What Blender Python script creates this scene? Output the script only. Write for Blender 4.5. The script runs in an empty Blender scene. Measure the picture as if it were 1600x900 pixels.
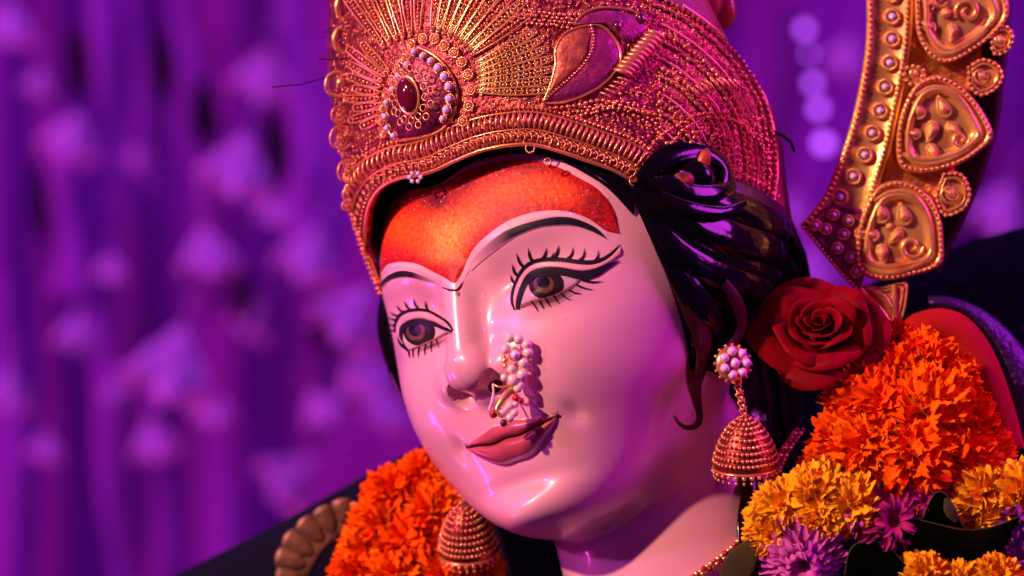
import bpy, bmesh, math, random
import numpy as np
from mathutils import Vector, Matrix
from mathutils.bvhtree import BVHTree

# ------------------------------------------------------------------ camera, light, exposure
S = 0.0003                      # one working unit in metres
DIST = 6000.0                   # camera distance of the statue's head centre, in units
CAMZ = 1.5
scene = bpy.context.scene
COL = scene.collection
cam_d = bpy.data.cameras.new('camera'); cam = bpy.data.objects.new('camera', cam_d); COL.objects.link(cam)
cam.location = (0, -DIST*S, CAMZ); cam.rotation_euler = (math.pi/2, 0, 0)
cam_d.sensor_width = 36; cam_d.lens = 135; cam_d.clip_start = 0.05; cam_d.clip_end = 50
cam_d.dof.use_dof = True; cam_d.dof.focus_distance = (DIST-225)*S; cam_d.dof.aperture_fstop = 4.6
scene.camera = cam
scene.view_settings.view_transform = 'Standard'; scene.view_settings.look = 'None'
scene.view_settings.gamma = 1; scene.view_settings.exposure = 0
world = bpy.data.worlds.new('World'); scene.world = world; world.use_nodes = True
bgn = world.node_tree.nodes['Background']
bgn.inputs[0].default_value = (0.30, 0.03, 0.62, 1); bgn.inputs[1].default_value = 0.10

def W3(p):
    """view units (right, up, towards camera), arrays (...,3) -> world metres"""
    p = np.asarray(p, float)
    return np.stack([p[..., 0]*S, -p[..., 2]*S, CAMZ + p[..., 1]*S], -1)
def PX(px, py, d=0.0):
    """photo pixel at depth d (units towards the camera) -> world metres"""
    px = np.asarray(px, float); py = np.asarray(py, float); d = np.asarray(d, float) + 0*px
    k = (DIST-d)/6000.0
    return W3(np.stack([(px-800)*k, (450-py)*k, d], -1))

def lamp(name, kind, loc, target, energy, color, size=0.1, spot=None):
    ld = bpy.data.lights.new(name, kind); o = bpy.data.objects.new(name, ld); COL.objects.link(o)
    ld.energy = energy; ld.color = color
    if kind == 'AREA': ld.size = size
    else: ld.shadow_soft_size = size
    if spot: ld.spot_size = math.radians(spot); ld.spot_blend = .5
    o.location = loc
    v = Vector(target)-Vector(loc); o.rotation_euler = v.to_track_quat('-Z', 'Y').to_euler()
    return o
TG = (0.02, -0.03, 1.5)
def lampdir(name, kind, vd, dist, energy, color, size, spot=None):
    """lamp in the direction vd (right, up, towards camera) from the face"""
    v = np.array(vd, float); v /= np.linalg.norm(v)
    loc = (TG[0]+v[0]*dist, TG[1]-v[2]*dist, TG[2]+v[1]*dist)
    return lamp(name, kind, loc, TG, energy, color, size, spot)
lampdir('warm_key_lamp', 'SPOT', (-0.71, 0.46, 0.53), 3.0, 525, (1.0, 0.50, 0.37), 0.05, 30)
lampdir('magenta_lamp', 'SPOT', (-0.10, 0.46, 0.88), 3.2, 26, (1.0, 0.10, 0.80), 0.05, 30)
lampdir('violet_left_lamp', 'SPOT', (-0.86, 0.28, 0.36), 2.6, 88, (0.80, 0.16, 1.0), 0.06, 34)
lampdir('violet_side_lamp', 'SPOT', (0.92, 0.42, 0.10), 2.2, 210, (0.76, 0.035, 0.92), 0.5, 40)
lampdir('blue_top_lamp', 'AREA', (0.15, 0.95, -0.25), 1.8, 9, (0.20, 0.08, 1.0), 0.12)

# ------------------------------------------------------------------ helpers
def srgb(r, g, b):
    f = lambda c: ((c/255)/12.92 if c/255 <= .04045 else ((c/255+.055)/1.055)**2.4)
    return (f(r), f(g), f(b), 1)
MATS = {}; WM = {}
def mat(name, color, rough=.5, metal=0., coat=0., bump=None, var=None, sub=0., sheen=0., spec=None, emit=None, trans=0., alpha_attr=None):
    """procedural material; bump=(scale,strength[,dist]); var=(scale,color2,lo,hi) noise-mixed second colour"""
    if name in MATS: return MATS[name]
    m = bpy.data.materials.new(name); m.use_nodes = True; nt = m.node_tree; b = nt.nodes['Principled BSDF']
    b.inputs['Base Color'].default_value = color; b.inputs['Roughness'].default_value = rough
    b.inputs['Metallic'].default_value = metal; b.inputs['Coat Weight'].default_value = coat
    b.inputs['Coat Roughness'].default_value = .06
    if spec is not None: b.inputs['Specular IOR Level'].default_value = spec
    if sub: b.inputs['Subsurface Weight'].default_value = sub; b.inputs['Subsurface Radius'].default_value = (1, .4, .3); b.inputs['Subsurface Scale'].default_value = .004
    if sheen: b.inputs['Sheen Weight'].default_value = sheen
    if trans: b.inputs['Transmission Weight'].default_value = trans
    if emit: b.inputs['Emission Color'].default_value = emit[0]; b.inputs['Emission Strength'].default_value = emit[1]
    tc = nt.nodes.new('ShaderNodeTexCoord')
    if var:
        n = nt.nodes.new('ShaderNodeTexNoise'); n.inputs['Scale'].default_value = var[0]; n.inputs['Detail'].default_value = 6
        nt.links.new(tc.outputs['Object'], n.inputs['Vector'])
        r = nt.nodes.new('ShaderNodeMapRange'); r.inputs['From Min'].default_value = var[2]; r.inputs['From Max'].default_value = var[3]
        nt.links.new(n.outputs['Fac'], r.inputs['Value'])
        mx = nt.nodes.new('ShaderNodeMix'); mx.data_type = 'RGBA'
        mx.inputs['A'].default_value = color; mx.inputs['B'].default_value = var[1]
        nt.links.new(r.outputs['Result'], mx.inputs['Factor']); nt.links.new(mx.outputs['Result'], b.inputs['Base Color'])
    if bump:
        n2 = nt.nodes.new('ShaderNodeTexNoise'); n2.inputs['Scale'].default_value = bump[0]; n2.inputs['Detail'].default_value = 5
        nt.links.new(tc.outputs['Object'], n2.inputs['Vector'])
        bp = nt.nodes.new('ShaderNodeBump'); bp.inputs['Strength'].default_value = bump[1]; bp.inputs['Distance'].default_value = bump[2] if len(bump) > 2 else .001
        nt.links.new(n2.outputs['Fac'], bp.inputs['Height']); nt.links.new(bp.outputs['Normal'], b.inputs['Normal'])
    if alpha_attr:                                        # feathered brush edge: paint thins out to the skin colour
        at = nt.nodes.new('ShaderNodeAttribute'); at.attribute_name = 'cover'
        mx = nt.nodes.new('ShaderNodeMix'); mx.data_type = 'RGBA'
        mx.inputs['A'].default_value = alpha_attr; mx.inputs['B'].default_value = color
        nt.links.new(at.outputs['Fac'], mx.inputs['Factor']); nt.links.new(mx.outputs['Result'], b.inputs['Base Color'])
    MATS[name] = m
    return m

def mesh_obj(name, verts, faces, material, parent=None, smooth=True):
    me = bpy.data.meshes.new(name)
    verts = np.asarray(verts, dtype=np.float32).reshape(-1, 3)
    fa = faces
    if isinstance(fa, np.ndarray) and fa.ndim == 2:
        nv = fa.shape[1]; me.vertices.add(len(verts)); me.vertices.foreach_set('co', verts.ravel())
        me.loops.add(fa.size); me.loops.foreach_set('vertex_index', fa.ravel().astype(np.int32))
        me.polygons.add(len(fa)); me.polygons.foreach_set('loop_start', np.arange(0, fa.size, nv, dtype=np.int32))
        me.polygons.foreach_set('loop_total', np.full(len(fa), nv, dtype=np.int32))
        me.update(calc_edges=True); me.validate()
    else:
        me.from_pydata([tuple(v) for v in verts], [], [tuple(f) for f in faces])
    if smooth: me.polygons.foreach_set('use_smooth', np.ones(len(me.polygons), dtype=bool))
    me.materials.append(material)
    o = bpy.data.objects.new(name, me); COL.objects.link(o)
    WM[o.name] = Matrix.Identity(4)
    if parent is not None: o.parent = parent; o.matrix_parent_inverse = WM[parent.name].inverted()
    return o
def inst(name, me, M, parent=None):
    """object sharing mesh data, at world matrix M"""
    o = bpy.data.objects.new(name, me); COL.objects.link(o); WM[o.name] = M.copy()
    if parent is not None: o.parent = parent; o.matrix_parent_inverse = WM[parent.name].inverted()
    o.matrix_basis = M
    return o
def mtx(P, rows, sx=1, sy=None, sz=None):
    """matrix whose local axes are the given world rows, scaled"""
    sy = sx if sy is None else sy; sz = sx if sz is None else sz
    M = Matrix.Identity(4)
    for k, sc in enumerate((sx, sy, sz)):
        for r in range(3): M[r][k] = rows[k][r]*sc
    for r in range(3): M[r][3] = P[r]
    return M
def thing(name, label, cat, loc, group=None):
    o = bpy.data.objects.new(name, None); COL.objects.link(o); o.location = Vector(loc); o.empty_display_size = .01
    o['label'] = label; o['category'] = cat; WM[o.name] = Matrix.Translation(o.location)
    if group: o['group'] = group
    return o
def tag(o, label, cat, group=None, kind=None):
    if label: o['label'] = label
    if cat: o['category'] = cat
    if group: o['group'] = group
    if kind: o['kind'] = kind
    return o
def grid_faces(nu, nv, wrap_v=False, off=0):
    """quads of a (nu, nv) vertex grid"""
    i = np.arange(nu-1)[:, None]; j = np.arange(nv if wrap_v else nv-1)[None, :]; j2 = (j+1) % nv
    return np.stack([i*nv+j+0*j2, i*nv+j2, (i+1)*nv+j2, (i+1)*nv+j], -1).reshape(-1, 4)+off
def raw_mesh(name, parts, material, smooth=True):
    b = Bag()
    for v, f in parts: b.add(v, f)
    o = b.build(name, material, None, smooth); me = o.data; bpy.data.objects.remove(o); return me
class Bag:
    """collects quads/tris meshes into one"""
    def __init__(s): s.v = []; s.f = []; s.n = 0
    def add(s, v, f):
        v = np.asarray(v, float).reshape(-1, 3); f = np.asarray(f)
        if f.shape[1] == 3: f = np.concatenate([f, f[:, 2:3]], 1)
        s.v.append(v); s.f.append(f+s.n); s.n += len(v)
    def build(s, name, material, parent=None, smooth=True):
        v = np.concatenate(s.v); f = np.concatenate(s.f)
        fl = [tuple(dict.fromkeys(q)) for q in f.tolist()] if (f[:, 2] == f[:, 3]).any() else f
        return mesh_obj(name, v, fl, material, parent, smooth)
def smooth_poly(pts, n):
    """Catmull-Rom through pts (k,m) resampled to n points evenly by length"""
    p = np.asarray(pts, float)
    if len(p) == 2: return p[0]+(p[1]-p[0])*np.linspace(0, 1, n)[:, None]
    q = np.concatenate([[2*p[0]-p[1]], p, [2*p[-1]-p[-2]]])
    out = []
    for i in range(1, len(q)-2):
        t = np.linspace(0, 1, 24, endpoint=False)[:, None]
        a, b, c, d = q[i-1], q[i], q[i+1], q[i+2]
        out.append(.5*((2*b)+(-a+c)*t+(2*a-5*b+4*c-d)*t*t+(-a+3*b-3*c+d)*t**3))
    out.append(p[-1:]); o = np.concatenate(out)
    L = np.concatenate([[0], np.cumsum(np.linalg.norm(np.diff(o[:, :2] if o.shape[1] > 2 and False else o, axis=0), axis=1))])
    s = np.linspace(0, L[-1], n)
    return np.stack([np.interp(s, L, o[:, k]) for k in range(o.shape[1])], 1)
def unit(v): return v/np.maximum(np.linalg.norm(v, axis=-1, keepdims=True), 1e-12)
def tube(path, rad, seg=8, flat=None, normal=None, cap=True):
    """swept tube along world path (n,3); rad scalar or array; flat = (rx, rn) factors along side/normal directions"""
    p = np.asarray(path, float); n = len(p); rad = np.broadcast_to(np.asarray(rad, float), (n,))
    t = unit(np.gradient(p, axis=0))
    if normal is None:
        a = np.array([0, -1., 0]) if abs(t[0][1]) < .9 else np.array([0, 0, 1.])
        nr = np.zeros_like(p); nr[0] = unit(np.cross(np.cross(t[0], a), t[0])[None])[0]
        for i in range(1, n):
            w = nr[i-1]-t[i]*np.dot(nr[i-1], t[i]); nr[i] = w/max(np.linalg.norm(w), 1e-9)
    else:
        nr = np.asarray(normal, float); nr = unit(nr-t*np.sum(nr*t, -1, keepdims=True))
    b = np.cross(t, nr); a = np.linspace(0, 2*np.pi, seg, endpoint=False)
    fx, fn = flat if flat else (1, 1)
    v = p[:, None]+rad[:, None, None]*(fx*np.cos(a)[None, :, None]*b[:, None]+fn*np.sin(a)[None, :, None]*nr[:, None])
    f = grid_faces(n, seg, True)[:, ::-1]
    v = v.reshape(-1, 3)
    if cap:
        v = np.concatenate([v, p[:1], p[-1:]]); k = n*seg
        j = np.arange(seg); j2 = (j+1) % seg
        f = np.concatenate([f, np.stack([j, j2, j2*0+k, j2*0+k], 1), np.stack([(n-1)*seg+j2, (n-1)*seg+j, j*0+k+1, j*0+k+1], 1)])
    return v, f
def ball(c, r, nu=6, nv=10, axes=None):
    """sphere/ellipsoid; axes = 3x3 rows scaled"""
    u = np.linspace(0, np.pi, nu+1); w = np.linspace(0, 2*np.pi, nv, endpoint=False)
    q = np.stack([np.sin(u)[:, None]*np.cos(w), np.sin(u)[:, None]*np.sin(w), np.cos(u)[:, None]+0*w], -1).reshape(-1, 3)
    if axes is not None: q = q@np.asarray(axes)
    return np.asarray(c)+q*r, grid_faces(nu+1, nv, True)
def ring(c, R, r, axes, seg=16, sides=6):
    """torus in the plane of axes[0], axes[1]"""
    a = np.linspace(0, 2*np.pi, seg, endpoint=False); b = np.linspace(0, 2*np.pi, sides, endpoint=False)
    ax = np.asarray(axes)
    d = np.cos(a)[:, None]*ax[0]+np.sin(a)[:, None]*ax[1]
    v = np.asarray(c)+(d[:, None]*(R+r*np.cos(b))[None, :, None])+r*np.sin(b)[None, :, None]*ax[2]
    i = np.arange(seg)[:, None]; j = np.arange(sides)[None, :]; i2 = (i+1) % seg; j2 = (j+1) % sides
    f = np.stack([i*sides+j, i2*sides+j, i2*sides+j2, i*sides+j2], -1).reshape(-1, 4)
    return v.reshape(-1, 3), f
def frame_of(nrm, up=(0, 0, 1)):
    """rows: side, up, normal"""
    n = np.asarray(nrm, float); n = n/np.linalg.norm(n); u = np.asarray(up, float); s = np.cross(u, n); s /= np.linalg.norm(s)
    return np.stack([s, np.cross(n, s), n])
random.seed(5); RNG = np.random.default_rng(7)

# ------------------------------------------------------------------ head pose and shape
l_ = np.array([0.716, 0.277, 0.64]); l_ /= np.linalg.norm(l_)
u_ = np.array([-0.25, 0.957, -0.13]); u_ -= l_*np.dot(u_, l_); u_ /= np.linalg.norm(u_)
f_ = np.cross(l_, u_)
HR = np.stack([l_, u_, f_])               # local (x lateral, y up, z forward) rows -> view
HO = np.array([101., 11., 0.])            # head origin in view units
def L2V(p): return np.asarray(p)@HR+HO
def L2W(p): return W3(L2V(p))
def W2L(p):
    p = np.asarray(p, float)
    v = np.stack([p[..., 0]/S, (p[..., 2]-CAMZ)/S, -p[..., 1]/S], -1)
    return (v-HO)@HR.T

_y = np.arange(-420, 341, 1.0)
def tab(ys, vs, sg=14):
    t = np.interp(_y, ys[::-1], vs[::-1]); k = np.exp(-.5*(np.arange(-40, 41)/sg)**2); k /= k.sum()
    return np.convolve(np.pad(t, 40, mode='edge'), k, 'valid')
_W = tab([330, 300, 200, 100, 0, -100, -200, -250, -300, -340, -370, -390, -402], [90, 180, 265, 300, 306, 306, 292, 272, 236, 186, 136, 90, 25])
_F = tab([330, 300, 200, 155, 100, 0, -100, -170, -230, -290, -330, -360, -385, -398, -405], [80, 150, 225, 252, 270, 281, 284, 274, 260, 252, 252, 242, 206, 150, 60])
_B = tab([330, 200, 0, -100, -200, -270, -330, -380, -402], [150, 300, 320, 260, 150, 70, 50, 40, 20])
MY, MW, MX = -233., 92., 14.
def lipcurves(x):
    x = x-MX
    a = np.clip(np.abs(x)/MW, 0, 1)
    yc = MY+11*a**2+2*np.cos(a*9)*(1-a)
    yu = yc+(25*(1-a**1.5))*(1-.22*np.exp(-(x/13.)**2))*(1+.12*np.exp(-((np.abs(x)-26)/16)**2))
    yl = yc-(36*(1-a**2.0))
    return yc, yu, yl
def smin(a, b, k):
    h = np.clip(.5+.5*(b-a)/k, 0, 1); return b+(a-b)*h-k*h*(1-h)
def smax(a, b, k): return -smin(-a, -b, k)
def gs(x, y, cx, cy, sx, sy): return np.exp(-((x-cx)/sx)**2-((y-cy)/sy)**2)
def rcone(x, y, z, a, b, r1, r2):
    a = np.array(a, float); b = np.array(b, float); d = b-a; L2 = d@d
    t = np.clip(((x-a[0])*d[0]+(y-a[1])*d[1]+(z-a[2])*d[2])/L2, 0, 1)
    return np.sqrt((x-a[0]-t*d[0])**2+(y-a[1]-t*d[1])**2+(z-a[2]-t*d[2])**2)-(r1+(r2-r1)*t)
def head_sdf(p):
    x, y, z = p[..., 0], p[..., 1], p[..., 2]; ax = np.abs(x)
    i = np.clip((y+420), 0, 759.999); k = i.astype(int); fr = i-k; k2 = np.minimum(k+1, 760)
    lut = lambda T: T[k]*(1-fr)+T[k2]*fr
    w, fz, bk = lut(_W), lut(_F), lut(_B); zz = np.where(z > 0, fz, bk); n = 2.15
    sx_ = np.clip(x/200, 0, 1); sx_ = sx_*sx_*(3-2*sx_); sy_ = np.clip((40-y)/380, 0, 1); sy_ = sy_*sy_*(3-2*sy_); w = w*(1-.30*sx_*sy_)
    g = ((ax/w)**n+(np.abs(z)/zz)**n)**(1/n)
    d = (g-1)*np.minimum(w, zz)
    # broad relief (negative = outward)
    fr_ = np.clip(z/80, 0, 1)
    yc, yu, yl = lipcurves(x)
    D = 0*x
    D += 19*gs(ax, y, 78, -10, 38, 34)+13*gs(ax, y, 140, -14, 72, 42)          # eye sockets
    D -= 18*gs(ax, y, 142, -36, 50, 26)                                        # eyeballs
    D -= 10*gs(ax, y, 120, 58, 85, 24)                                          # brow
    D -= 17*gs(ax, y, 150, -155, 98, 80)                                        # cheeks
    D -= 7*gs(ax, y, 0, -232, 95, 62)                                         # muzzle
    D += 6*gs(x, y, 8, -188, 12, 24)                                           # philtrum
    D += 9*gs(ax, y, 0, -302, 70, 17)                                          # under lip
    D -= 19*gs(ax, y, 0, -346, 56, 38)                                         # chin
    D += 6*gs(np.abs(x-MX), y, 110, -224, 13, 18)                                        # mouth corners
    xm = x-MX; tp = np.clip(1-(xm/(MW+3))**2, 0, 1)**.55
    tu = (y-yc)/np.maximum(yu-yc, 2.0); tl = (yc-y)/np.maximum(yc-yl, 2.0)
    D -= 13*tp*np.where((tu > 0) & (tu < 1), np.clip(4*tu*(1-tu), 0, 1)**.6*(1-.35*tu), 0)
    D -= 16*tp*np.where((tl > 0) & (tl < 1), np.clip(4*tl*(1-tl), 0, 1)**.55, 0)
    D += 5*tp**.4*np.exp(-((y-yc)/3.2)**2)*(np.abs(xm) < MW+6)
    d = d+D*fr_
    # nose
    ns = rcone(ax, y, z, (0, 20, 272), (0, -104, 299), 23, 31)
    ns = smin(ns, rcone(ax, y, z, (2, -118, 297), (10, -118, 297), 34, 32), 12)
    al = np.sqrt(((ax-52)/1.0)**2+((y+127)/1.0)**2+((z-270)/1.2)**2)-27
    ns = smin(ns, al, 8)
    ns = smin(ns, rcone(ax, y, z, (0, -130, 304), (0, -154, 276), 13, 14), 12)
    d = smin(d, ns, 26)
    nos = np.sqrt(((ax-36)/.95)**2+((y+149)/1.2)**2+((z-290)/1.3)**2)-20
    d = smax(d, -nos, 4)
    d = np.maximum(d, y-322)
    # neck
    nk = rcone(x, y, z, (0, -300, -50), (8, -900, -95), 168, 215)
    d = smin(d, nk, 40)
    return d
HC = np.array([0., -30., 0.])
def cast_star(dirs, lo=40., hi=760.):
    """radius along each direction where the surface is (outermost), by marching inwards then bisection"""
    n = dirs.shape[0]; r = np.full(n, hi); act = np.ones(n, bool); prev = r.copy()
    step = 12.
    done = np.zeros(n, bool); a = np.full(n, lo); b = np.full(n, hi)
    while True:
        idx = np.where(~done)[0]
        if len(idx) == 0: break
        s = head_sdf(HC+dirs[idx]*r[idx, None])
        ins = s < 0
        a[idx[ins]] = r[idx[ins]]; b[idx[ins]] = prev[idx[ins]]; done[idx[ins]] = True
        o = idx[~ins]; prev[o] = r[o]; r[o] -= np.clip(np.maximum(s[~ins]*.5, 2.5), 2.5, 60)
        dead = o[r[o] < lo]; done[dead] = True
    for _ in range(11):
        m = .5*(a+b); s = head_sdf(HC+dirs*m[:, None]); ins = s < 0
        a = np.where(ins, m, a); b = np.where(ins, b, m)
    return .5*(a+b)
def dense_axis(a, b, n, dens):
    t = np.linspace(a, b, 4000); w = np.cumsum(dens(t)); w = (w-w[0])/(w[-1]-w[0])
    return np.interp(np.linspace(0, 1, n), w, t)
th = dense_axis(-180, 180, 470, lambda t: np.where(np.abs(t) < 95, 1., .12)+1.2*np.exp(-(t/22)**2))
ph = dense_axis(-86, 88, 520, lambda t: np.where((t > -68) & (t < 40), 1., .25)+1.0*np.exp(-((t+35)/18)**2))
TH, PH = np.meshgrid(np.radians(th[:-1]), np.radians(ph), indexing='xy')
dirs = np.stack([np.cos(PH)*np.sin(TH), np.sin(PH), np.cos(PH)*np.cos(TH)], -1)
rr = cast_star(dirs.reshape(-1, 3))
head_v = (HC+dirs.reshape(-1, 3)*rr[:, None])
head_w = L2W(head_v)
head_f = grid_faces(len(ph), len(th)-1, True)

SKIN = (0.79, 0.40, 0.46, 1)
m_skin = mat('painted_skin', SKIN, rough=.33, coat=.5, bump=(70, .14, .0008), var=(14, (0.73, 0.33, 0.40, 1), .45, .75))
_nt = m_skin.node_tree; _n = _nt.nodes.new('ShaderNodeTexNoise'); _n.inputs['Scale'].default_value = 45; _n.inputs['Detail'].default_value = 7; _n.inputs['Distortion'].default_value = .6
_r = _nt.nodes.new('ShaderNodeMapRange'); _r.inputs['From Min'].default_value = .3; _r.inputs['From Max'].default_value = .7; _r.inputs['To Min'].default_value = .24; _r.inputs['To Max'].default_value = .44
_tc = _nt.nodes.new('ShaderNodeTexCoord'); _nt.links.new(_tc.outputs['Object'], _n.inputs['Vector']); _nt.links.new(_n.outputs['Fac'], _r.inputs['Value']); _nt.links.new(_r.outputs['Result'], _nt.nodes['Principled BSDF'].inputs['Roughness'])
_s = _nt.nodes.new('ShaderNodeTexNoise'); _s.inputs['Scale'].default_value = 520; _s.inputs['Detail'].default_value = 3; _nt.links.new(_tc.outputs['Object'], _s.inputs['Vector'])
_sr = _nt.nodes.new('ShaderNodeMapRange'); _sr.inputs['From Min'].default_value = .70; _sr.inputs['From Max'].default_value = .76; _sr.inputs['To Max'].default_value = .45; _nt.links.new(_s.outputs['Fac'], _sr.inputs['Value'])
_bi = _nt.nodes['Principled BSDF'].inputs['Base Color']; _old = _bi.links[0].from_socket; _mx = _nt.nodes.new('ShaderNodeMix'); _mx.data_type = 'RGBA'; _mx.inputs['B'].default_value = (0.35, 0.10, 0.12, 1)
_nt.links.new(_old, _mx.inputs['A']); _nt.links.new(_sr.outputs['Result'], _mx.inputs['Factor']); _nt.links.new(_mx.outputs['Result'], _bi)
statue = thing('statue', 'painted statue head and neck with a pale pink glossy face', 'statue', L2W(np.array([0, -700, -60.])))
head = mesh_obj('head', head_w, head_f, m_skin, statue)
_bm_t = [tuple(q) for q in head_f.tolist()]
BV = BVHTree.FromPolygons([tuple(v) for v in head_w.tolist()], _bm_t)
CAMP = Vector((0, -DIST*S, CAMZ))
def ray_px(px, py, bvh=None, fallback=True):
    """cast a photo pixel onto a surface -> (points, normals) in world metres; misses slide to the nearest surface point"""
    bvh = bvh or BV
    tgt = PX(np.ravel(px), np.ravel(py), 0); P = np.zeros_like(tgt); N = np.zeros_like(tgt)
    for i, t in enumerate(tgt):
        d = (Vector(t)-CAMP).normalized()
        loc, nrm, _, _ = bvh.ray_cast(CAMP, d)
        if loc is None:
            loc, nrm, _, _ = bvh.find_nearest(Vector(t))
        if nrm.dot(d) > 0: nrm = -nrm
        P[i] = loc; N[i] = nrm
    return P, N
# ------------------------------------------------------------------ painted features, laid on the face surface
def patch(name, A, B, material, parent, n=40, m=6, off=.6, cover=None, color=None, raise_=0.):
    """strip between two boundary curves given in photo pixels, laid on the face, off units proud of it"""
    a = smooth_poly(A, n); b = smooth_poly(B, n); t = np.linspace(0, 1, m)
    q = a[:, None]+(b-a)[:, None]*t[None, :, None]
    P, N = ray_px(q[..., 0], q[..., 1])
    edge = np.minimum(1, 6*np.minimum(t, 1-t))[None, :]*np.ones((n, 1)) if raise_ else 0
    P = P+N*S*(off+raise_*np.ravel(edge)[:, None] if raise_ else off)
    f = grid_faces(n, m)
    c = np.cross(P[f[0][1]]-P[f[0][0]], P[f[0][3]]-P[f[0][0]])
    if np.dot(c, N[0]) < 0: f = f[:, ::-1]
    o = mesh_obj(name, P, f, material, parent)
    if cover is not None:
        at = o.data.attributes.new('cover', 'FLOAT', 'POINT'); at.data.foreach_set('value', np.clip(cover(q[..., 0], q[..., 1], np.linspace(0, 1, n)[:, None], t[None, :]), 0, 1).astype(np.float32).ravel())
    if color is not None:
        at = o.data.attributes.new('paint', 'FLOAT_COLOR', 'POINT'); c4 = np.ones((n*m, 4), np.float32); c4[:, :3] = color(np.ravel(q[..., 0]), np.ravel(q[..., 1])); at.data.foreach_set('color', c4.ravel())
    return o
def stroke_edges(pts, w, n=40):
    c = smooth_poly(pts, n); wv = np.interp(np.linspace(0, 1, n), np.linspace(0, 1, len(w)), w)
    t = unit(np.gradient(c, axis=0)); nn = np.stack([-t[:, 1], t[:, 0]], 1)
    return c+nn*wv[:, None]/2, c-nn*wv[:, None]/2
def stroke(name, pts, w, material, parent, n=40, m=4, off=.9, **k):
    a, b = stroke_edges(pts, w, n); return patch(name, a, b, material, parent, n, m, off, **k)
def ellipse_patch(name, c, rx, ry, material, parent, off, rot=0, n=28, rings=6, clip=None):
    a = np.linspace(0, 2*np.pi, n, endpoint=False); r = np.linspace(0, 1, rings+1)[1:]
    X = np.concatenate([[0], (r[:, None]*np.cos(a)).ravel()]); Y = np.concatenate([[0], (r[:, None]*np.sin(a)).ravel()])
    cr, sr = math.cos(rot), math.sin(rot)
    x = c[0]+rx*X*cr-ry*Y*sr; y = c[1]+rx*X*sr+ry*Y*cr
    if clip is not None: y = clip(x, y)
    P, N = ray_px(x, y); P = P+N*S*off
    f = [(0, 1+j, 1+(j+1) % n) for j in range(n)]
    for i in range(rings-1):
        for j in range(n): f.append((1+i*n+j, 1+(i+1)*n+j, 1+(i+1)*n+(j+1) % n, 1+i*n+(j+1) % n))
    e = np.cross(P[1]-P[0], P[2]-P[0])
    if np.dot(e, N[0]) < 0: f = [q[::-1] for q in f]
    return mesh_obj(name, P, f, material, parent)
m_black = mat('black_paint', (0.010, 0.007, 0.014, 1), rough=.5, spec=.12)
m_brow = mat('brow_paint', (0.012, 0.008, 0.018, 1), rough=.5, spec=.15, alpha_attr=SKIN)
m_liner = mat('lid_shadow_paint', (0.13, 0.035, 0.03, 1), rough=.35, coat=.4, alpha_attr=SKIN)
m_pale = mat('rim_light_paint', (0.82, 0.50, 0.50, 1), rough=.3, coat=.5)
m_lid = mat('eyelid_paint', (0.70, 0.32, 0.36, 1), rough=.4, coat=.1)
m_white = mat('eye_white_paint', (0.50, 0.36, 0.39, 1), rough=.3, coat=.1)
m_iris_rim = mat('iris_rim_paint', (0.016, 0.007, 0.007, 1), rough=.4, spec=.12)
m_iris = mat('iris_brown_paint', (0.14, 0.05, 0.03, 1), rough=.4, spec=.15, var=(900, (0.05, 0.015, 0.012, 1), .4, .65))
m_pupil = mat('pupil_paint', (0.006, 0.005, 0.012, 1), rough=.3, spec=.12)
m_corner = mat('eye_corner_paint', (0.45, 0.10, 0.08, 1), rough=.3, coat=.6)
m_lip = mat('lip_paint', (0.42, 0.06, 0.085, 1), rough=.33, coat=.4, bump=(160, .1, .0005), var=(60, (0.52, 0.10, 0.11, 1), .45, .7))

# forehead mark of rough red and orange powder paint
mk = bpy.data.materials.new('powder_paint'); mk.use_nodes = True; nt = mk.node_tree; b = nt.nodes['Principled BSDF']
at = nt.nodes.new('ShaderNodeAttribute'); at.attribute_name = 'paint'
tc = nt.nodes.new('ShaderNodeTexCoord'); nz = nt.nodes.new('ShaderNodeTexNoise'); nz.inputs['Scale'].default_value = 560; nz.inputs['Detail'].default_value = 4
nt.links.new(tc.outputs['Object'], nz.inputs['Vector'])
hs = nt.nodes.new('ShaderNodeHueSaturation'); mr = nt.nodes.new('ShaderNodeMapRange'); mr.inputs['From Min'].default_value = .32; mr.inputs['From Max'].default_value = .68; mr.inputs['To Min'].default_value = .55; mr.inputs['To Max'].default_value = 1.45
nt.links.new(nz.outputs['Fac'], mr.inputs['Value']); nt.links.new(mr.outputs['Result'], hs.inputs['Value']); nt.links.new(at.outputs['Color'], hs.inputs['Color'])
nt.links.new(hs.outputs['Color'], b.inputs['Base Color'])
bp = nt.nodes.new('ShaderNodeBump'); bp.inputs['Strength'].default_value = .75; bp.inputs['Distance'].default_value = .0009
nz2 = nt.nodes.new('ShaderNodeTexNoise'); nz2.inputs['Scale'].default_value = 330; nz2.inputs['Detail'].default_value = 5; nt.links.new(tc.outputs['Object'], nz2.inputs['Vector'])
nt.links.new(nz2.outputs['Fac'], bp.inputs['Height']); nt.links.new(bp.outputs['Normal'], b.inputs['Normal'])
b.inputs['Roughness'].default_value = .5; b.inputs['Specular IOR Level'].default_value = .3
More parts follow.
